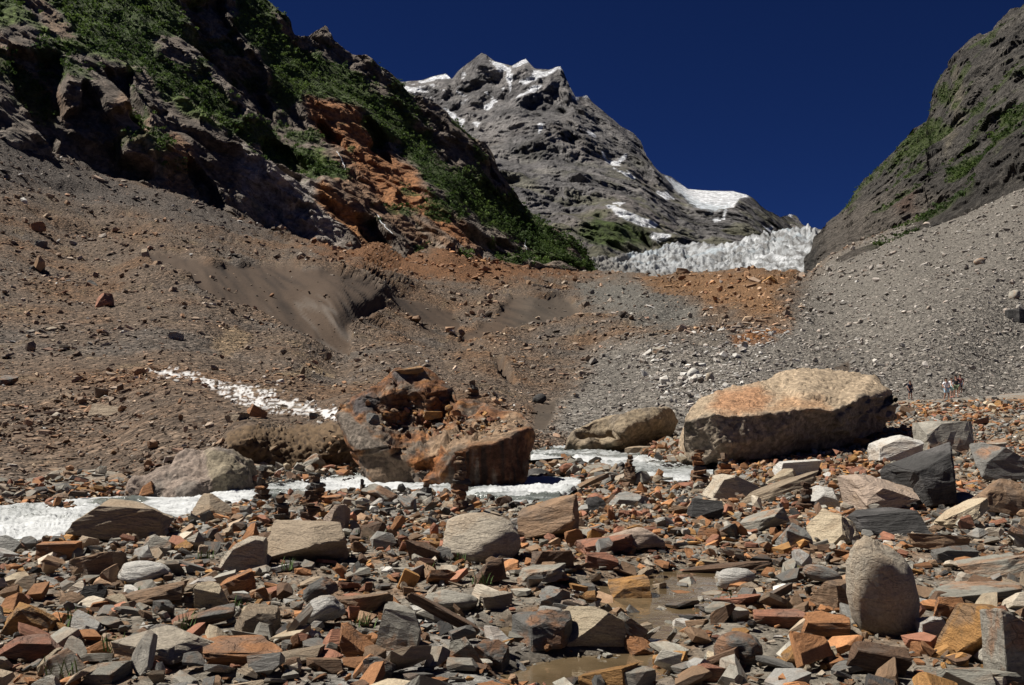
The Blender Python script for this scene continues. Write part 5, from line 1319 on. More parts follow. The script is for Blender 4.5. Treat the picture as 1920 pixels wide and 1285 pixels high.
def make_set(p, L, pile):
    n = len(p)
    kind = np.where(rng.random(n) < 0.8, rng.integers(0, NS, n), NS + rng.integers(0, NB, n))
    kind = np.where(rng.random(n) < 0.07, NS + NB + rng.integers(0, NR, n), kind)
    slab = kind < NS
    size = np.c_[L, L * rng.uniform(0.5, 0.9, n), L * np.where(slab, rng.uniform(0.10, 0.26, n), rng.uniform(0.4, 0.7, n))]
    tilt = np.where(slab, 0.24, 0.45)
    tx, ty = rng.normal(0, 1, n) * tilt, rng.normal(0, 1, n) * tilt
    R = rot_mats(rng.uniform(0, 6.28, n), tx, ty)
    pos = p.copy(); pos[:, 2] += size[:, 2] * 0.30 + L * 0.35 * (np.abs(tx) + np.abs(ty)) * 0.5 + pile
    return kind, pos, R, size

foot = np.array(FOOT)
def clear_of_stones(p, f):
    d = np.hypot(p[:, None, 0] - foot[None, :, 0], p[:, None, 1] - foot[None, :, 1])
    return (d > foot[None, :, 2] * f).all(1)

# the larger loose stones, thinned so that they do not pile into each other
big = np.concatenate([bed_points(0.2, 4, 75), bed_points(2.6, 4, 75)])
bigL = np.concatenate([rng.uniform(0.40, 0.72, len(big))])
bigL = np.where(rng.random(len(big)) < 0.08, bigL, rng.uniform(0.19, 0.42, len(big)))
bigL = np.minimum(bigL, 0.16 + 0.028 * big[:, 1])
ok = clear_of_stones(big, 0.9)
bx_, by_ = project(big)
for x0, x1, y0, y1 in [q[:4] for q in STONES]:      # nothing large in front of the stones picked out above
    wpx = bigL * FPX / big[:, 1] * 0.45
    ok &= ~((bx_ > x0 - wpx) & (bx_ < x1 + wpx) & (by_ > y0) & (by_ < y1 + 0.7 * wpx + 6))
big, bigL = big[ok], bigL[ok]
order = np.argsort(-bigL); keep = []
cells = {}
for i in order:
    c = (int(big[i, 0] // 0.8), int(big[i, 1] // 0.8)); hit = False
    for a in (-1, 0, 1):
        for b in (-1, 0, 1):
            for j in cells.get((c[0] + a, c[1] + b), ()):
                if np.hypot(*(big[i, :2] - big[j, :2])) < 0.42 * (bigL[i] + bigL[j]): hit = True
    if not hit:
        keep.append(i); cells.setdefault(c, []).append(i)
big, bigL = big[keep], bigL[keep]
app = bigL / big[:, 1]
px_, py_ = project(big)
app = np.where((px_ > -20) & (px_ < W0 + 20) & (py_ < H0 + 10), app, 0)
rank = np.argsort(-app)
N_OWN = 190
own, rest = rank[:N_OWN], rank[N_OWN:]
rest = rest[(big[rest, 1] > 9) | (app[rest] == 0)]
TEMPL = {s: [rock_mesh("stone", 7000 + ord(s) * 31 + k * 17, s, 3) for k in range(10 if s == 'S' else 7)] for s in 'SBWR'}
TINT = {'rust': 'rusty orange', 'red': 'reddish brown', 'ochre': 'ochre yellow', 'brown': 'brown', 'grey': 'light grey', 'blue': 'blue-grey', 'slate': 'slate-grey', 'dark': 'black', 'tan': 'tan', 'beige': 'pale beige', 'cream': 'cream', 'white': 'white', 'greygreen': 'grey-green', 'dkbrown': 'dark brown'}
SHAPE = {'S': 'flat slab', 'B': 'angular block', 'W': 'wedge-shaped stone', 'R': 'rounded stone'}
pc = pick_cols(big, len(big))
import re
SHORT = []
for st_ in STONES:
    w = re.split(r" (?:with|in|at|of|on|beside|below|above|behind|among|between|left|right|overhanging|leaning|lying|leaning|tucked|sloping|standing|against|propped|under|just|half|near|cut|touching|dipping|next|from|splitting|before|tilted|towards|up-slope|gleaming|arching)\b", re.sub(r",.*", "", st_[7]), maxsplit=1)[0]
    SHORT.append("the " + w.strip() if len(w.split()) > 1 else None)
cnt = {}
for w in SHORT: cnt[w] = cnt.get(w, 0) + 1
SHORT = [w if w and cnt[w] == 1 else None for w in SHORT]
used_labels = set()
def where_label(head, x, y):
    """Names the stone by the nearest picked-out stone that gives it a label of its own."""
    o = np.argsort(np.hypot(foot[:, 0] - x, foot[:, 1] - y))
    for j in o[:14]:
        if SHORT[j] is None: continue
        dx, dy = x - foot[j, 0], y - foot[j, 1]
        side = ("right of" if dx > 0 else "left of") if abs(dx) > abs(dy) * 0.8 else ("behind" if dy > 0 else "in front of")
        lab = f"{head} {side} {SHORT[j]}"
        if lab not in used_labels and len(lab.split()) <= 16:
            used_labels.add(lab); return lab
    return f"{head} among the rubble"
for i in own:
    s = rng.choice(list('SSSSSSBBW')); c = PALN[pc[i]]
    t = TEMPL[s][rng.integers(len(TEMPL[s]))]
    if len(t.materials) == 0: t.materials.append(M_SLATE)
    L = bigL[i]; hgt = L * (rng.uniform(0.18, 0.34) if s == 'S' else rng.uniform(0.40, 0.68))
    tl = 0.22 if s == 'S' else 0.35
    rx, ry = rng.normal(0, tl), rng.normal(0, tl)
    o = put("stone", t, None, loc=(big[i, 0], big[i, 1], big[i, 2] + hgt * 0.32 + 0.18 * L * (abs(rx) + abs(ry))), rot=(rx, ry, rng.uniform(0, 6.28)), scale=(L, L * rng.uniform(0.6, 0.9), hgt),
            label=where_label(f"{TINT[c]} {SHAPE[s]}", big[i, 0], big[i, 1]), cat="stone", group="loose stones of the riverbed", color=np.array(C[c]) * rng.uniform(0.7, 1.2))
    o.material_slots[0].link = 'OBJECT'; o.material_slots[0].material = mat_for(c)

sets = [(make_set(big[rest], bigL[rest], 0.0), pc[rest])]
for dens, y0, y1, l0, l1, f in ((19, 4, 34, 0.12, 0.27, 0.6), (5, 34, 75, 0.14, 0.28, 0.5), (50.0, 3.5, 21, 0.05, 0.12, 0.5), (12.0, 21, 40, 0.07, 0.13, 0.4), (130.0, 3.5, 11.0, 0.02, 0.05, 0.3)):
    p = bed_points(dens, y0, y1); p = p[clear_of_stones(p, f)] if len(p) < 60000 else p
    pud = np.zeros(len(p), bool)
    for poly in PUD: pud |= poly_sd(p[:, 0], p[:, 1], poly) > 0.02
    p = p[~pud | (rng.random(len(p)) < 0.6)]
    L = l0 * (l1 / l0) ** rng.random(len(p))
    ms = make_set(p, L, 0.01)
    if l0 > 0.1 and y0 < 10:
        kd = ms[0].copy(); nearp = p[:, 1] < 9.5; dk = rng.integers(0, 16, len(p)); kd[nearp] = (NS + NB + NR + NT + dk)[nearp]
        sz = ms[3].copy(); flat = np.isin(dk % 8, (0, 1, 2, 3, 4)); sz[nearp, 2] = np.where(flat, L * rng.uniform(0.16, 0.34, len(p)), L * rng.uniform(0.4, 0.6, len(p)))[nearp]
        ms = (kd, ms[1], ms[2], sz)
    if l1 < 0.06: ms = (NS + NB + NR + rng.integers(0, NT, len(p)), *ms[1:])
    sets.append((ms, pick_cols(p, len(p))))
kind = np.concatenate([s[0][0] for s in sets]); pos = np.concatenate([s[0][1] for s in sets]); R = np.concatenate([s[0][2] for s in sets]); size = np.concatenate([s[0][3] for s in sets])
pal = np.concatenate([s[1] for s in sets])
px_, py_ = project(pos)
bar = poly_sd(px_, py_, [(690, 912), (800, 915), (800, 945), (720, 945)]) > 0
pal[bar] = rng.choice([4, 5, 6, 11], bar.sum())
col = PAL[pal] * np.clip(np.exp(rng.normal(-0.06, 0.30, (len(pal), 1))), 0.45, 1.5) 
co, fc, cl, lc = merge(kind, pos, R, size, col)
M_RUB = rock_mat("rubble_stone", 'tint', layer=0.6, rust=(0.22, 0.12, 0.06), rust_amt=0.30, speck=0.3, bump=0.02, scale=2.0, cracks=0.0)
put("rubble", new_mesh("rubble", co, fc, cl, False, {"loc": lc}), M_RUB, label="loose rusty and grey rubble covering the valley floor between the larger stones", cat="rubble", kind="stuff")
print("rubble", len(pos), len(fc))

# stones heaped along the far bank and in the shallows
def bank_set(n, poly, l0, l1, zfun):
    P = np.array(poly, float); out = []
    while len(out) < n:
        q = np.c_[rng.uniform(P[:, 0].min(), P[:, 0].max(), n), rng.uniform(P[:, 1].min(), P[:, 1].max(), n)]
        out += list(q[poly_sd(q[:, 0], q[:, 1], P) > 0])
    q = np.array(out[:n]); p = at_level(q[:, 0], q[:, 1], zfun(q[:, 0], q[:, 1]))
    return p, l0 * (l1 / l0) ** rng.random(n) ** 1.5
bs = [bank_set(240, [(0, 905), (240, 880), (240, 925), (150, 932), (0, 942), (-60, 945), (-60, 905)], 0.08, 0.42, lambda x, y: -0.22 + 0.001 * (940 - y)),
      bank_set(330, [(455, 880), (660, 872), (690, 880), (640, 892), (560, 903), (480, 915), (455, 915)], 0.08, 0.36, lambda x, y: -0.20 + 0.003 * (915 - y)),
      bank_set(260, [(1085, 905), (1005, 868), (1010, 860), (1110, 872), (1180, 882), (1210, 897), (1260, 905), (1190, 912)], 0.10, 0.5, lambda x, y: -0.22 + 0 * x),
      bank_set(300, [(1200, 850), (1240, 828), (1282, 800), (1285, 870), (1240, 868)], 0.10, 0.45, lambda x, y: 0.0 + 0.008 * (870 - y)),
      bank_set(60, [(80, 935), (140, 925), (140, 955), (90, 960)], 0.10, 0.3, lambda x, y: -0.25 + 0 * x),
      bank_set(40, [(990, 880), (1040, 870), (1060, 890), (1010, 900)], 0.15, 0.45, lambda x, y: -0.22 + 0 * x)]
bpos = np.concatenate([b[0] for b in bs]); bL = np.concatenate([b[1] for b in bs])
k_, p_, r_, s_ = make_set(bpos, bL, 0.02)
pb = pick_cols(bpos, len(bpos))
co, fc, cl, lc = merge(k_, p_, r_, s_, PAL[pb] * rng.uniform(0.65, 1.1, (len(pb), 1)))
put("bank_rubble", new_mesh("bank_rubble", co, fc, cl, False, {"loc": lc}), M_RUB, label="brown and grey stones heaped along the far bank of the stream", cat="rubble", kind="stuff")

# fragments lying in the hollow of the rust-red boulder
BV = B1_P[:100][(poly_sd(B1_X[:100], B1_Y[:100], [(690, 780), (760, 750), (850, 770), (985, 795), (930, 815), (860, 825), (800, 815), (740, 815)]) > 0)]
BV = BV[rng.choice(len(BV), 190, replace=False)]
k_, p_, r_, s_ = make_set(BV, rng.uniform(0.05, 0.22, len(BV)), 0.0)
pb = rng.choice([0, 1, 2, 3, 4, 8, 9], len(BV))
co, fc, cl, lc = merge(k_, p_, r_, s_, PAL[pb] * rng.uniform(0.7, 1.1, (len(pb), 1)))
put("rubble", new_mesh("rubble", co, fc, cl, False, {"loc": lc}), M_RUB, label="small rusty fragments lying in the hollow of the rust-red boulder", cat="rubble", kind="stuff")

# ------------------------------------------------------------------ scree on the debris slopes
n = 86000
ru = rng.uniform(0, MPX.shape[1] - 1.001, n); rv = rng.uniform(1, mrows - 0.01, n)
iu, iv = ru.astype(int), rv.astype(int); fu, fv = (ru - iu)[:, None], (rv - iv)[:, None]
p = (mo[iv, iu] * (1 - fu) + mo[iv, iu + 1] * fu) * (1 - fv) + (mo[iv + 1, iu] * (1 - fu) + mo[iv + 1, iu + 1] * fu) * fv
tn = mt[iv, iu]
sx, sy = MPX[iv, iu], MPY[iv, iu]
dens = 0.75 + 0.5 * fbm(p / 18.0, 3, 311)
dens = np.where(ice[iv, iu] > 0.4, 0.05, dens); dens = np.where(wall[iv, iu] > 0.4, 0.04, dens); dens = np.where(snowcell[iv, iu] > 0.4, 0.25, dens)
right = sstep(-20, 40, poly_sd(sx, sy, [(1020, 800), (1130, 640), (1330, 640), (1480, 610), (1510, 525), (1545, 480), (2400, 80), (2400, 900), (1300, 900)]))
dens = dens + 0.4 * right
ok = (rng.random(n) < dens) & (sx > -330) & (sx < W0 + 200)
p, tn, sx, sy, right = p[ok], tn[ok], sx[ok], sy[ok], right[ok]; n = len(p)
s = 2.6 * rng.random(n) ** (-1 / 2.2); s = np.minimum(s, 13 + 5 * rng.random(n))
patch = fbm(p / 12.0, 3, 313)
s = np.where(poly_sd(sx, sy, [(1180, 660), (1330, 620), (1480, 620), (1400, 720), (1280, 790), (1240, 740)]) > 0, s * 1.5, s)
s *= np.where(right > 0.5, 0.78, 0.85) * (1 + (1.5 - 1.0 * right) * np.clip(patch, 0, 1) + 0.7 * sstep(760, 860, sy))
white = (poly_sd(sx, sy, [(1180, 660), (1330, 620), (1480, 620), (1400, 720), (1280, 790), (1240, 740)]) > 0)
L = s * p[:, 1] / FPX
kind, pos, R, size = make_set(p, L, 0.0)
tiny = s < 5.5
kind = np.where(tiny, NS + NB + NR + rng.integers(0, NT, n), kind)
size[tiny, 2] = L[tiny] * rng.uniform(0.25, 0.55, tiny.sum())
cb = tn * 2.0
alt = PAL[rng.choice(len(PAL), n, p=PW)]
mixf = rng.random(n)[:, None] * np.where(right > 0.5, 0.35, 0.6)[:, None]
cb = cb * (1 - mixf) + alt * mixf
cb = np.where((right > 0.5)[:, None], cb * 0.45 + np.array([0.27, 0.255, 0.235]) * 0.55, cb)
cb = cb * np.exp(rng.normal(0, 0.33, n))[:, None]
w2 = (white & (rng.random(n) < 0.35)) | (rng.random(n) < 0.012); cb[w2] = np.array([0.52, 0.50, 0.46]) * rng.uniform(0.8, 1.1, (w2.sum(), 1))
co, fc, cl, lc = merge(kind, pos, R, size, np.clip(cb, 0.02, 0.75))
put("scree", new_mesh("scree", co, fc, cl, False, {"loc": lc}), M_RUB, label="brown and grey scree stones strewn over the moraine slopes", cat="scree", kind="stuff")
print("scree", n, len(fc))

# ------------------------------------------------------------------ shrubs on the mountainsides
def bush_shape(seed, nl=11):
    r = np.random.default_rng(seed)
    d = unit(r.normal(size=(nl, 3))); d[:, 2] = np.abs(d[:, 2]) * 1.1 - 0.25
    c = d * r.uniform(0.45, 1.0, (nl, 1)) * np.array([1, 1, 0.85])
    nrm = unit(d + r.normal(0, 0.55, (nl, 3)))
    u = unit(np.cross(nrm, r.normal(size=(nl, 3)))); w = np.cross(nrm, u)
    s = r.uniform(0.22, 0.5, (nl, 1))
    q = np.stack([c + u * s, c + w * s * 0.8, c - u * s, c - w * s * 0.8], 1).reshape(-1, 3)
    i = np.arange(nl)[:, None] * 4
    return q * 0.5, np.concatenate([i + np.array([[0, 1, 2]]), i + np.array([[0, 2, 3]])], 0).astype(np.int32)
BUSH = [bush_shape(900 + k) for k in range(8)]

def leaf_mat():
    m, t, n_, l, b = nt("shrub_leaves")
    at = N(n_, "ShaderNodeAttribute", attribute_name="tint")
    geo = N(n_, "ShaderNodeNewGeometry")
    nz = N(n_, "ShaderNodeTexNoise", Scale=1.3, Detail=4.0); l.new(geo.outputs["Position"], nz.inputs["Vector"])
    c = mixc(n_, l, 1.0, at.outputs["Color"], ramp(n_, l, nz.outputs[0], [(0.3, 0.6), (0.7, 1.4)]), 'MULTIPLY')
    l.new(c, b.inputs["Base Color"])
    b.inputs["Roughness"].default_value = 0.7; b.inputs["Specular IOR Level"].default_value = 0.15
    tr = N(n_, "ShaderNodeBsdfTranslucent"); l.new(c, tr.inputs["Color"])
    mx = N(n_, "ShaderNodeMixShader"); mx.inputs[0].default_value = 0.35
    l.new(b.outputs[0], mx.inputs[1]); l.new(tr.outputs[0], mx.inputs[2]); l.new(mx.outputs[0], n_["Material Output"].inputs["Surface"])
    return m
M_LEAF = leaf_mat()

def shrubs(P, PX, PY, mask, rows, n, s0, s1, seed, bright):
    """Shrub crowns where the mask says plants grow; returns the merged mesh arrays."""
    r = np.random.default_rng(seed)
    pr = mask[1:rows].copy(); pr[(PX[1:rows] < -120) | (PX[1:rows] > W0 + 120) | (PY[1:rows] < -80)] = 0
    pr = pr.ravel() / pr.sum()
    k = r.choice(len(pr), n, p=pr)
    pos = P[1:rows].reshape(-1, 3)[k] + r.normal(0, 0.8, (n, 3))
    L = s0 * (s1 / s0) ** (r.random(n) ** 1.6)
    hue = fbm(pos / 30.0, 3, seed)
    base = lerp(np.broadcast_to(np.array([0.060, 0.100, 0.026]), pos.shape), np.array([0.125, 0.185, 0.045]), sstep(-0.2, 0.5, hue + r.normal(0, 0.2, n))) * bright
    kk = r.integers(0, len(BUSH), n); R = rot_mats(r.uniform(0, 6.28, n), r.normal(0, 0.15, n), r.normal(0, 0.15, n))
    size = np.c_[L, L, L * r.uniform(0.7, 1.15, n)]
    cos, fcs, cls, off = [], [], [], 0
    for b in range(len(BUSH)):
        s_ = np.where(kk == b)[0]; v, f = BUSH[b]
        w = np.einsum('nij,nvj->nvi', R[s_], v[None] * size[s_][:, None]) + pos[s_][:, None] + np.array([0, 0, 1]) * (L[s_] * 0.2)[:, None, None]
        cos.append(w.reshape(-1, 3)); fcs.append((f[None] + (np.arange(len(s_)) * len(v))[:, None, None]).reshape(-1, 3) + off); off += len(v) * len(s_)
        cls.append(np.repeat(base[s_], len(v), 0) * r.uniform(0.8, 1.2, (len(s_) * len(v), 1)))
    return np.concatenate(cos), np.concatenate(fcs), np.concatenate(cls)
vmask = np.clip(vg - 0.2, 0, 1) + 0.12 * gr
co, fc, cl = shrubs(lm, LPX, LPY, vmask, lrows, 13000, 0.7, 3.1, 921, 0.85)
put("shrubbery", new_mesh("shrubbery", co, fc, cl, False), M_LEAF, label="dense green shrubs on the ledges of the dark cliff mountain", cat="shrubs", kind="stuff")
co, fc, cl = shrubs(rm, RPX, RPY, np.clip(vr - 0.3, 0, 1), rrows, 3500, 0.9, 3.4, 923, 0.65)
put("shrubbery", new_mesh("shrubbery", co, fc, cl, False), M_LEAF, label="green shrubs on the craggy shoulder above the grey scree", cat="shrubs", kind="stuff")

# ------------------------------------------------------------------ thin waterfalls
M_FALL = nt("falling_water")[0]
b = M_FALL.node_tree.nodes["Principled BSDF"]; b.inputs["Base Color"].default_value = (0.5, 0.52, 0.54, 1); b.inputs["Roughness"].default_value = 0.4
for path, wd, lab in (([(631, 290), (635, 300), (642, 312), (647, 324)], 0.2, "thin white waterfall in the orange gully"), ([(700, 408), (708, 420), (716, 432), (722, 444), (730, 455)], 0.25, "waterfall over the dark rock below the pale cliff"),
                      ([(984, 446), (988, 462), (992, 478), (993, 492)], 0.22, "waterfall down the low dark cliff near the glacier")):
    path = [(np.interp(t_, range(len(path)), [q[0] for q in path]) + rng.normal(0, 0.8), np.interp(t_, range(len(path)), [q[1] for q in path])) for t_ in np.linspace(0, len(path) - 1, 14)]
    cr = np.array([on_sheet(a_, b_, LPX, LPY, lm) for a_, b_ in path]); cr[:, 1] -= 0.5
    co, fs = [], []
    for k, c in enumerate(cr):
        w = wd * (0.7 + 0.5 * rng.random())
        co += [c + np.array([-w, 0.6, 0]), c + np.array([-w * 0.4, -0.1, 0]), c + np.array([w * 0.5, -0.2, 0]), c + np.array([w, 0.6, 0])]
        if k: 
            for q in range(3): fs.append(((k - 1) * 4 + q, (k - 1) * 4 + q + 1, k * 4 + q + 1, k * 4 + q))
    put("waterfall", new_mesh("waterfall", np.array(co), np.array(fs), None, True), M_FALL, label=lab, cat="waterfall")

# ------------------------------------------------------------------ cairns
CAIRN = [(493, 947, 56, 30, 6, 'dkbrown', "dark cairn against the white water, leftmost of the cairns"),
         (583, 1000, 72, 40, 9, 'dkbrown', "dark stacked-stone cairn leaning on the reddish upright slab"),
         (588, 955, 50, 38, 7, 'brown', "cairn with an orange top stone beside the brown striped rock"),
         (528, 990, 46, 42, 5, 'dkbrown', "squat dark cairn above the large square-cut rock"),
         (680, 944, 32, 15, 5, 'dkbrown', "small slender cairn at the gravel bar"),
         (864, 968, 98, 36, 12, 'brown', "tallest cairn, in front of the rust-red boulder"),
         (797, 944, 34, 26, 5, 'dkbrown', "low cairn at the rust-red boulder's foot"),
         (1182, 912, 46, 28, 7, 'brown', "cairn at the edge of the side channel"),
         (1310, 912, 54, 34, 8, 'brown', "stout cairn before the longest boulder's shaded end"),
         (1332, 868, 36, 16, 7, 'rust', "slim pointed cairn close to the longest boulder's shaded side"),
         (1358, 904, 40, 34, 6, 'brown', "cairn right of the stout one, below the longest boulder"),
         (1512, 962, 42, 30, 7, 'dkbrown', "small cairn at the upper end of the plank-like slab"),
         (1400, 842, 22, 20, 3, 'rust', "tiny orange cairn leaning at the foot of the longest boulder"),
         (886, 752, 30, 26, 5, 'brown', "cairn on the far slope just above the rust-red boulder's rim")]
CT = [rock_mesh("stone", 8800 + k, 'S', 3) for k in range(6)] + [rock_mesh("stone", 8900 + k, 'R', 3) for k in range(2)]
for t in CT: t.materials.append(M_RUST)
for i, (px, py, hp, wp, ns, c, lab) in enumerate(CAIRN):
    if i == 13: g = unproj(px, py, 27.0)
    else: g = ground_hit(px, py)
    m = g[1] / FPX; H, Wd = hp * m * 1.1, wp * m * 1.05
    root = put("cairn", None, loc=(g[0], g[1], g[2] + 0.07), label=lab, cat="cairn", group="cairns of stacked flat stones")
    ths = rng.uniform(0.6, 1.4, ns); ths *= H / ths.sum(); z = 0.0
    for k in range(ns):
        w = Wd * (1.0 - 0.6 * k / ns) * rng.uniform(0.75, 1.15)
        cc = rng.choice([c, c, 'brown', 'slate', 'rust'])
        o = put("stacked_stone", CT[rng.integers(0, 6 if k < ns - 1 else 8)], None, parent=root, loc=(rng.normal(0, 0.05) * Wd, rng.normal(0, 0.05) * Wd, z + ths[k] * 0.5), rot=(rng.normal(0, 0.07), rng.normal(0, 0.09), rng.uniform(0, 6.28)),
                scale=(w, w * 0.85, ths[k] * 1.25), color=np.array(C[cc]) * rng.uniform(0.7, 1.1))
        z += ths[k]

# ------------------------------------------------------------------ hikers
def skin_mesh(name, pts, edges, rad, sub=2):
    me = bpy.data.meshes.new(name); me.from_pydata([tuple(p_) for p_ in pts], edges, [])
    o = bpy.data.objects.new(name, me); COL.objects.link(o)
    md = o.modifiers.new("skin", 'SKIN'); ss = o.modifiers.new("sub", 'SUBSURF'); ss.levels = sub
    for k, v in enumerate(me.skin_vertices[0].data):
        r_ = rad[k]; v.radius = (r_, r_) if np.isscalar(r_) else r_
        v.use_root = (k == 0)
    bpy.context.view_layer.update()
    ev = o.evaluated_get(bpy.context.evaluated_depsgraph_get())
    out = bpy.data.meshes.new_from_object(ev)
    bpy.data.objects.remove(o); bpy.data.meshes.remove(me)
    out.name = name
    out.polygons.foreach_set("use_smooth", np.ones(len(out.polygons), bool))
    return out
def cloth(name, c, rough=0.9):
    m, t, n_, l, b = nt(name)
    geo = N(n_, "ShaderNodeNewGeometry"); nz = N(n_, "ShaderNodeTexNoise", Scale=18.0, Detail=4.0); l.new(geo.outputs["Position"], nz.inputs["Vector"])
    l.new(mixc(n_, l, 1.0, c, ramp(n_, l, nz.outputs[0], [(0.3, 0.75), (0.7, 1.2)]), 'MULTIPLY'), b.inputs["Base Color"])
    b.inputs["Roughness"].default_value = rough
    return m
SKIN = cloth("skin", (0.36, 0.19, 0.125), 0.6); HAIR = cloth("dark_hair", (0.025, 0.018, 0.014))
def person(px, py, hpx, d, face, stride, shirt, shorts, shoes, lab, arms=0.25, pack=None):
    """Pelvis-rooted body with arms and legs, clothing worn over it."""
    base = unproj(px, py, d); sc = hpx * 1.12 * d / FPX / 1.74
    J = dict(pel=(0, 0, .95), wst=(0, -.01, 1.10), chs=(0, 0, 1.30), nck=(0, .01, 1.47), jaw=(0, -.02, 1.55), hed=(0, -.01, 1.63), crn=(0, .0, 1.70))
    for s, t in (('l', 1), ('r', -1)):
        st = stride * t
        J['hip' + s] = (t * .09, 0, .92); J['kne' + s] = (t * .10, -.10 * abs(stride) - st * .16, .50 + .02 * abs(st)); J['ank' + s] = (t * .10, -st * .26 + .04 * abs(stride), .09 + (.05 if st < 0 else 0)); J['toe' + s] = (t * .11, J['ank' + s][1] - .16, .05)
        J['sho' + s] = (t * .18, .01, 1.41); J['elb' + s] = (t * (.25 + .2 * arms), .03 + st * .1, 1.15); J['wri' + s] = (t * (.23 + .1 * arms), -.10 + st * .14 - arms * .12, .93); J['hnd' + s] = (t * (.22 + .08 * arms), -.13 + st * .15 - arms * .15, .85)
        for f_ in range(4): J[f'fin{f_}' + s] = (J['hnd' + s][0] + t * (f_ - 1.5) * .006, J['hnd' + s][1] - .028 + f_ * .017, .765 + .008 * abs(f_ - 1.4))
        J['thb' + s] = (J['hnd' + s][0] - t * .03, J['hnd' + s][1] - .045, .83)
    rad = dict(pel=.135, wst=.12, chs=.145, nck=.052, jaw=.07, hed=.092, crn=.06)
    for s in 'lr':
        rad.update({'hip' + s: .095, 'kne' + s: .062, 'ank' + s: .045, 'toe' + s: .04, 'sho' + s: .062, 'elb' + s: .045, 'wri' + s: .032, 'hnd' + s: .036, 'thb' + s: .010})
        for f_ in range(4): rad[f'fin{f_}' + s] = .009
    E = [('pel', 'wst'), ('wst', 'chs'), ('chs', 'nck'), ('nck', 'jaw'), ('jaw', 'hed'), ('hed', 'crn')]
    for s in 'lr':
        E += [('pel', 'hip' + s), ('hip' + s, 'kne' + s), ('kne' + s, 'ank' + s), ('ank' + s, 'toe' + s), ('chs', 'sho' + s), ('sho' + s, 'elb' + s), ('elb' + s, 'wri' + s), ('wri' + s, 'hnd' + s), ('hnd' + s, 'thb' + s)] + [('hnd' + s, f'fin{f_}' + s) for f_ in range(4)]
    def build(name, keys, edges, grow, ends=None):
        k = list(keys); ix = {a_: i_ for i_, a_ in enumerate(k)}
        pts = [((ends or {}).get(a_) or J[a_]) for a_ in k]
        return skin_mesh(name, pts, [(ix[a_], ix[b_]) for a_, b_ in edges if a_ in ix and b_ in ix], [rad[a_] * grow for a_ in k])
    root = put("person", build("person", J.keys(), E, 1.0), SKIN, loc=base, rot=(0, 0, face), scale=(sc, sc, sc), label=lab, cat="person", group="hikers on the far bank")
    mid = lambda a_, b_, f_: tuple(np.array(J[a_]) * (1 - f_) + np.array(J[b_]) * f_)
    put("shirt", build("shirt", ['pel', 'wst', 'chs', 'shol', 'elbl', 'shor', 'elbr', 'nck'], E, 1.22, {'elbl': mid('shol', 'elbl', .7), 'elbr': mid('shor', 'elbr', .7), 'pel': (0, 0, 1.0), 'nck': (0, .005, 1.42)}), shirt, parent=root)
    put("shorts", build("shorts", ['pel', 'hipl', 'kner', 'hipr', 'knel'], E, 1.25, {'knel': mid('hipl', 'knel', .85), 'kner': mid('hipr', 'kner', .85), 'pel': (0, 0, .98)}), shorts, parent=root)
    hm = skin_mesh("hair", [(0, .02, 1.66), (0, .01, 1.72), (0, .06, 1.62)], [(0, 1), (0, 2)], [.098, .07, .07]); put("hair", hm, HAIR, parent=root)
    for s in 'lr':
        a_ = np.array(J['ank' + s]); b_ = np.array(J['toe' + s])
        put("shoe", skin_mesh("shoe", [a_ + (0, .03, -.04), (a_ + b_) / 2 + (0, 0, -.02), b_ + (0, -.02, 0)], [(0, 1), (1, 2)], [.055, .052, .045]), shoes, parent=root)
    if pack: put("backpack", skin_mesh("backpack", [(0, .20, 1.05), (0, .22, 1.25), (0, .18, 1.42)], [(0, 1), (1, 2)], [.12, .14, .09]), pack, parent=root)
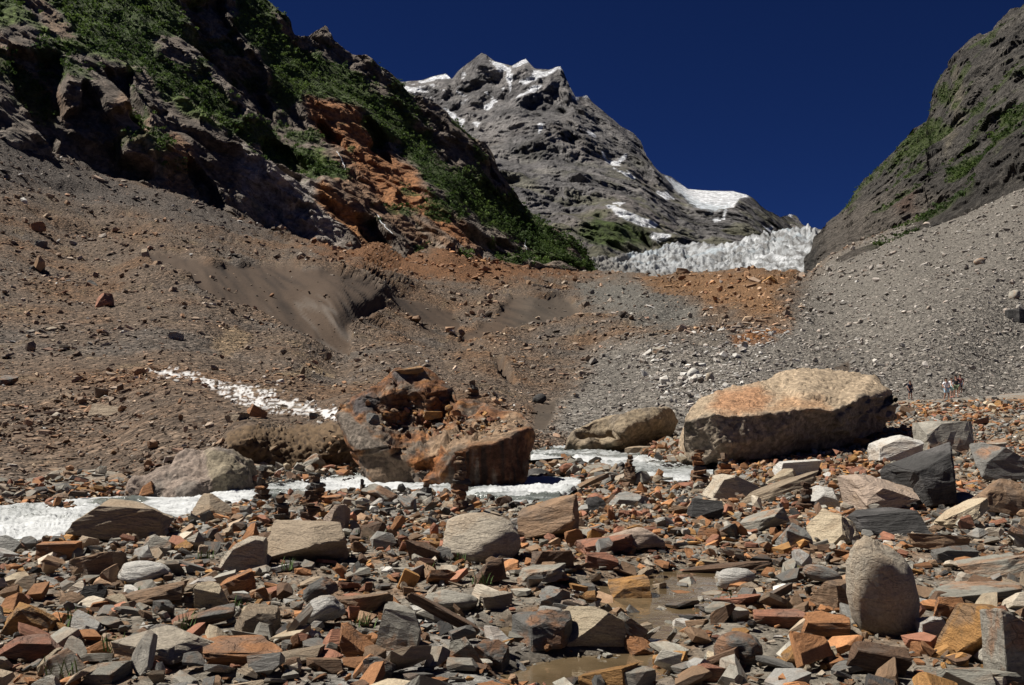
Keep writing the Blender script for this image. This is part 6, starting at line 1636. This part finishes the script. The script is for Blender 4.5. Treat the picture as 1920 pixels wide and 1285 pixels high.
NAVY = cloth("navy_cloth", (0.022, 0.026, 0.055)); WHT = cloth("white_cloth", (0.85, 0.84, 0.86)); JEAN = cloth("light_denim", (0.36, 0.55, 0.70)); BLK = cloth("black_cloth", (0.02, 0.017, 0.02)); MINT = cloth("mint_cloth", (0.45, 0.66, 0.62)); MAR = cloth("maroon_cloth", (0.10, 0.025, 0.035)); SHOE = cloth("dark_shoe", (0.05, 0.03, 0.03)); RED = cloth("red_shoe", (0.42, 0.06, 0.05)); OLV = cloth("green_shorts", (0.17, 0.22, 0.13))
person(1707, 750, 32, 68, 0.3, 0.2, NAVY, NAVY, SHOE, "hiker in dark blue walking alone right of the longest boulder")
person(1775, 752, 38, 67, 0.25, 0.5, WHT, JEAN, SHOE, "hiker in a white T-shirt and light blue shorts", arms=0.6)
person(1785, 746, 33, 70, -0.1, -0.3, WHT, MINT, RED, "hiker in pale mint shorts half hidden between two others")
person(1793, 746, 37, 68.5, -0.2, 0.35, BLK, OLV, SHOE, "hiker in a black shirt carrying a dark pack in the group", arms=0.5, pack=BLK)
person(1801, 739, 32, 72, -0.3, -0.2, MAR, NAVY, SHOE, "hiker in maroon at the back of the group", pack=NAVY)

# ------------------------------------------------------------------ grass tufts between the stones
M_GRASS = cloth("grass_blades", (0.075, 0.13, 0.03))
co, fs = [], []
for px, py in ((672, 1013), (708, 1022), (540, 1080), (862, 1062), (905, 1108), (140, 1180), (352, 1190), (215, 1235), (270, 1130), (385, 1060), (1500, 1090), (450, 1150), (680, 1175), (120, 1275), (800, 1085), (1370, 1150)):
    g = ground_hit(px, py)
    for k in range(16):
        a = rng.uniform(0, 6.28); l_ = rng.uniform(0.05, 0.13); b0 = g + np.array([rng.normal(0, .05), rng.normal(0, .05), 0.03]); t_ = b0 + np.array([math.cos(a) * l_ * .45, math.sin(a) * l_ * .45, l_])
        s_ = np.array([-math.sin(a), math.cos(a), 0]) * .005; i0 = len(co)
        co += [b0 - s_, b0 + s_, (b0 + t_) / 2 + np.array([0, 0, .012]) + s_ * .8, (b0 + t_) / 2 + np.array([0, 0, .012]) - s_ * .8, t_]
        fs += [(i0, i0 + 1, i0 + 2), (i0, i0 + 2, i0 + 3), (i0 + 3, i0 + 2, i0 + 4)]
put("grass", new_mesh("grass", np.array(co), np.array(fs), None, True), M_GRASS, label="sparse tufts of green grass between the near stones", cat="grass", kind="stuff")
